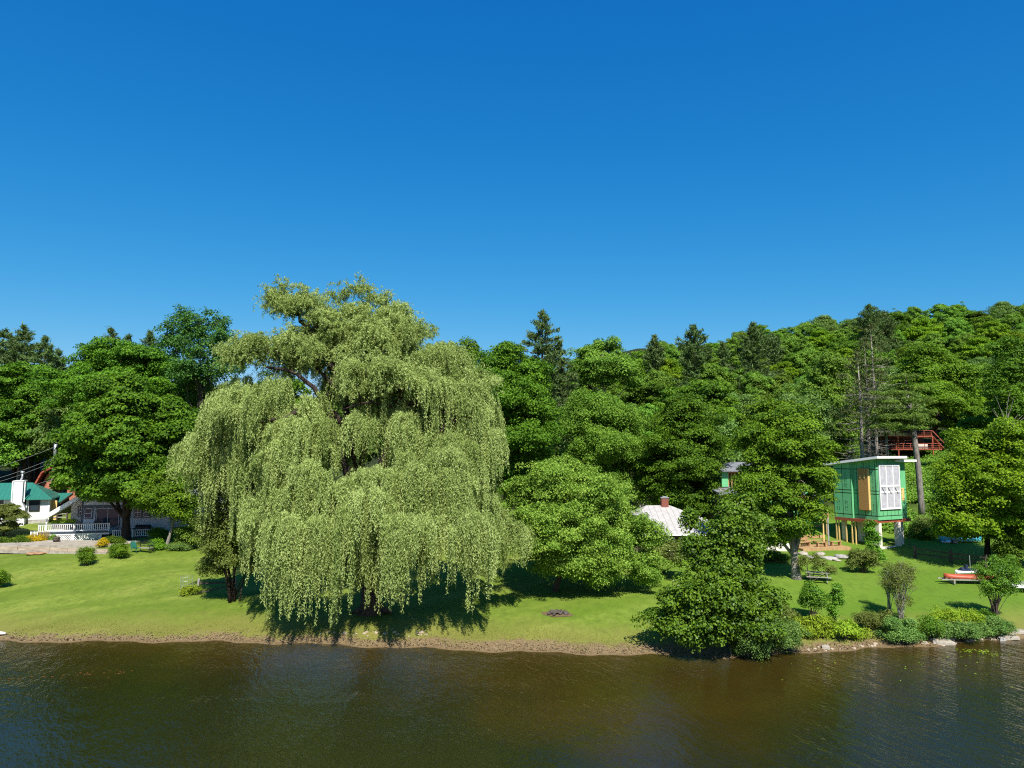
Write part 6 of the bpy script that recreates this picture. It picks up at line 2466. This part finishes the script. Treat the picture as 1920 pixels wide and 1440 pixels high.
def weeds(name, label, pts, mat):
    n_ = len(pts)
    pos = np.zeros((n_, 3))
    pos[:, :2] = pts
    pos[:, 2] = .012 + .004 * rgw.random(n_)
    nr_ = unit(np.array([0, 0, 1.0]) + rgw.normal(size=(n_, 3)) * .05)
    me_ = quad_mesh(name, leaf_quads(pos, nr_, rgw.uniform(.07, .20, n_), .5, rgw, fold=0), rgw.random(n_), mat)
    tag(link(name, me_), label, None, None, 'stuff')


def wpt(px, py):
    a_, b_ = ray(px, py)
    return a_ * (-CAMZ / b_), -CAMZ / b_


pts = []
for k in range(90):
    u = rgw.random()
    pts.append(wpt(1800 + 75 * u + rgw.normal() * 10, 1217 + 10 * u + rgw.normal() * 2.0 + 2 * math.sin(u * 9)))
for k in range(45):
    pts.append(wpt(rgw.uniform(1420, 1900), 1228 + abs(rgw.normal()) * 26))
weeds('floating_weeds', 'yellow-green floating water weeds off the shore bed', np.array(pts), M['fern'])
pts = []
for k in range(46):
    u = rgw.random()
    pts.append(wpt(5 + 260 * u ** 1.4 + rgw.normal() * 6, 1274 - 14 * u + rgw.normal() * 2.4))
weeds('water_weeds', 'reddish weeds breaking the surface near the picture edge', np.array(pts), M['rust'])

# grass blades: ragged lawn edge along the beach and uncut tufts
n_ = 16000
px_ = rgw.uniform(-40, 1960, n_)
dd_ = np.abs(rgw.normal(size=n_)) * 1.1 + 1.15 + .5 * np.sin(px_ * .021) + .4 * np.sin(px_ * .057)
xs_ = np.array([ray(a, 1200)[0] for a in px_]) * 45.5
keep = dd_ > .45
xs_, dd_ = xs_[keep], dd_[keep]
ys_ = shore(xs_) + dd_
n_ = len(xs_)
zs_ = elev(xs_, ys_)
ax_ = unit(np.array([0, 0, 1.0]) + rgw.normal(size=(n_, 3)) * .55)
Ls = rgw.uniform(.04, .11, n_)
nr_ = unit(np.cross(ax_, rgw.normal(size=(n_, 3))) + np.array([0, -.2, .3]))
ps = np.stack([xs_, ys_, zs_], 1) + ax_ * (Ls * .45)[:, None]
tag(link('grass', quad_mesh('grass', leaf_quads(ps, nr_, Ls, .30, rgw, axis=ax_, fold=.03), rgw.random(n_), M['grassblade'])), 'short grass blades along the edge of the beach', None, None, 'stuff')

# leaf litter, twigs and shells washed along the beach
n_ = 5200
px_ = rgw.uniform(-40, 1960, n_)
dd_ = np.abs(rgw.normal(size=n_)) * .55 + .12
xs_ = np.array([ray(a, 1200)[0] for a in px_]) * 45.5
ys_ = shore(xs_) + dd_
nr_ = unit(np.array([0, 0, 1.0]) + rgw.normal(size=(n_, 3)) * .35)
ps = np.stack([xs_, ys_, elev(xs_, ys_) + .02], 1)
lit = leafmat('beach_litter', (.040, .026, .014), (.420, .340, .220), objvar=0)
tag(link('beach_litter', quad_mesh('beach_litter', leaf_quads(ps, nr_, rgw.uniform(.05, .17, n_), .45, rgw, fold=.2), rgw.random(n_) ** 1.6, lit)), 'leaf litter and twigs washed up along the beach', None, None, 'stuff')
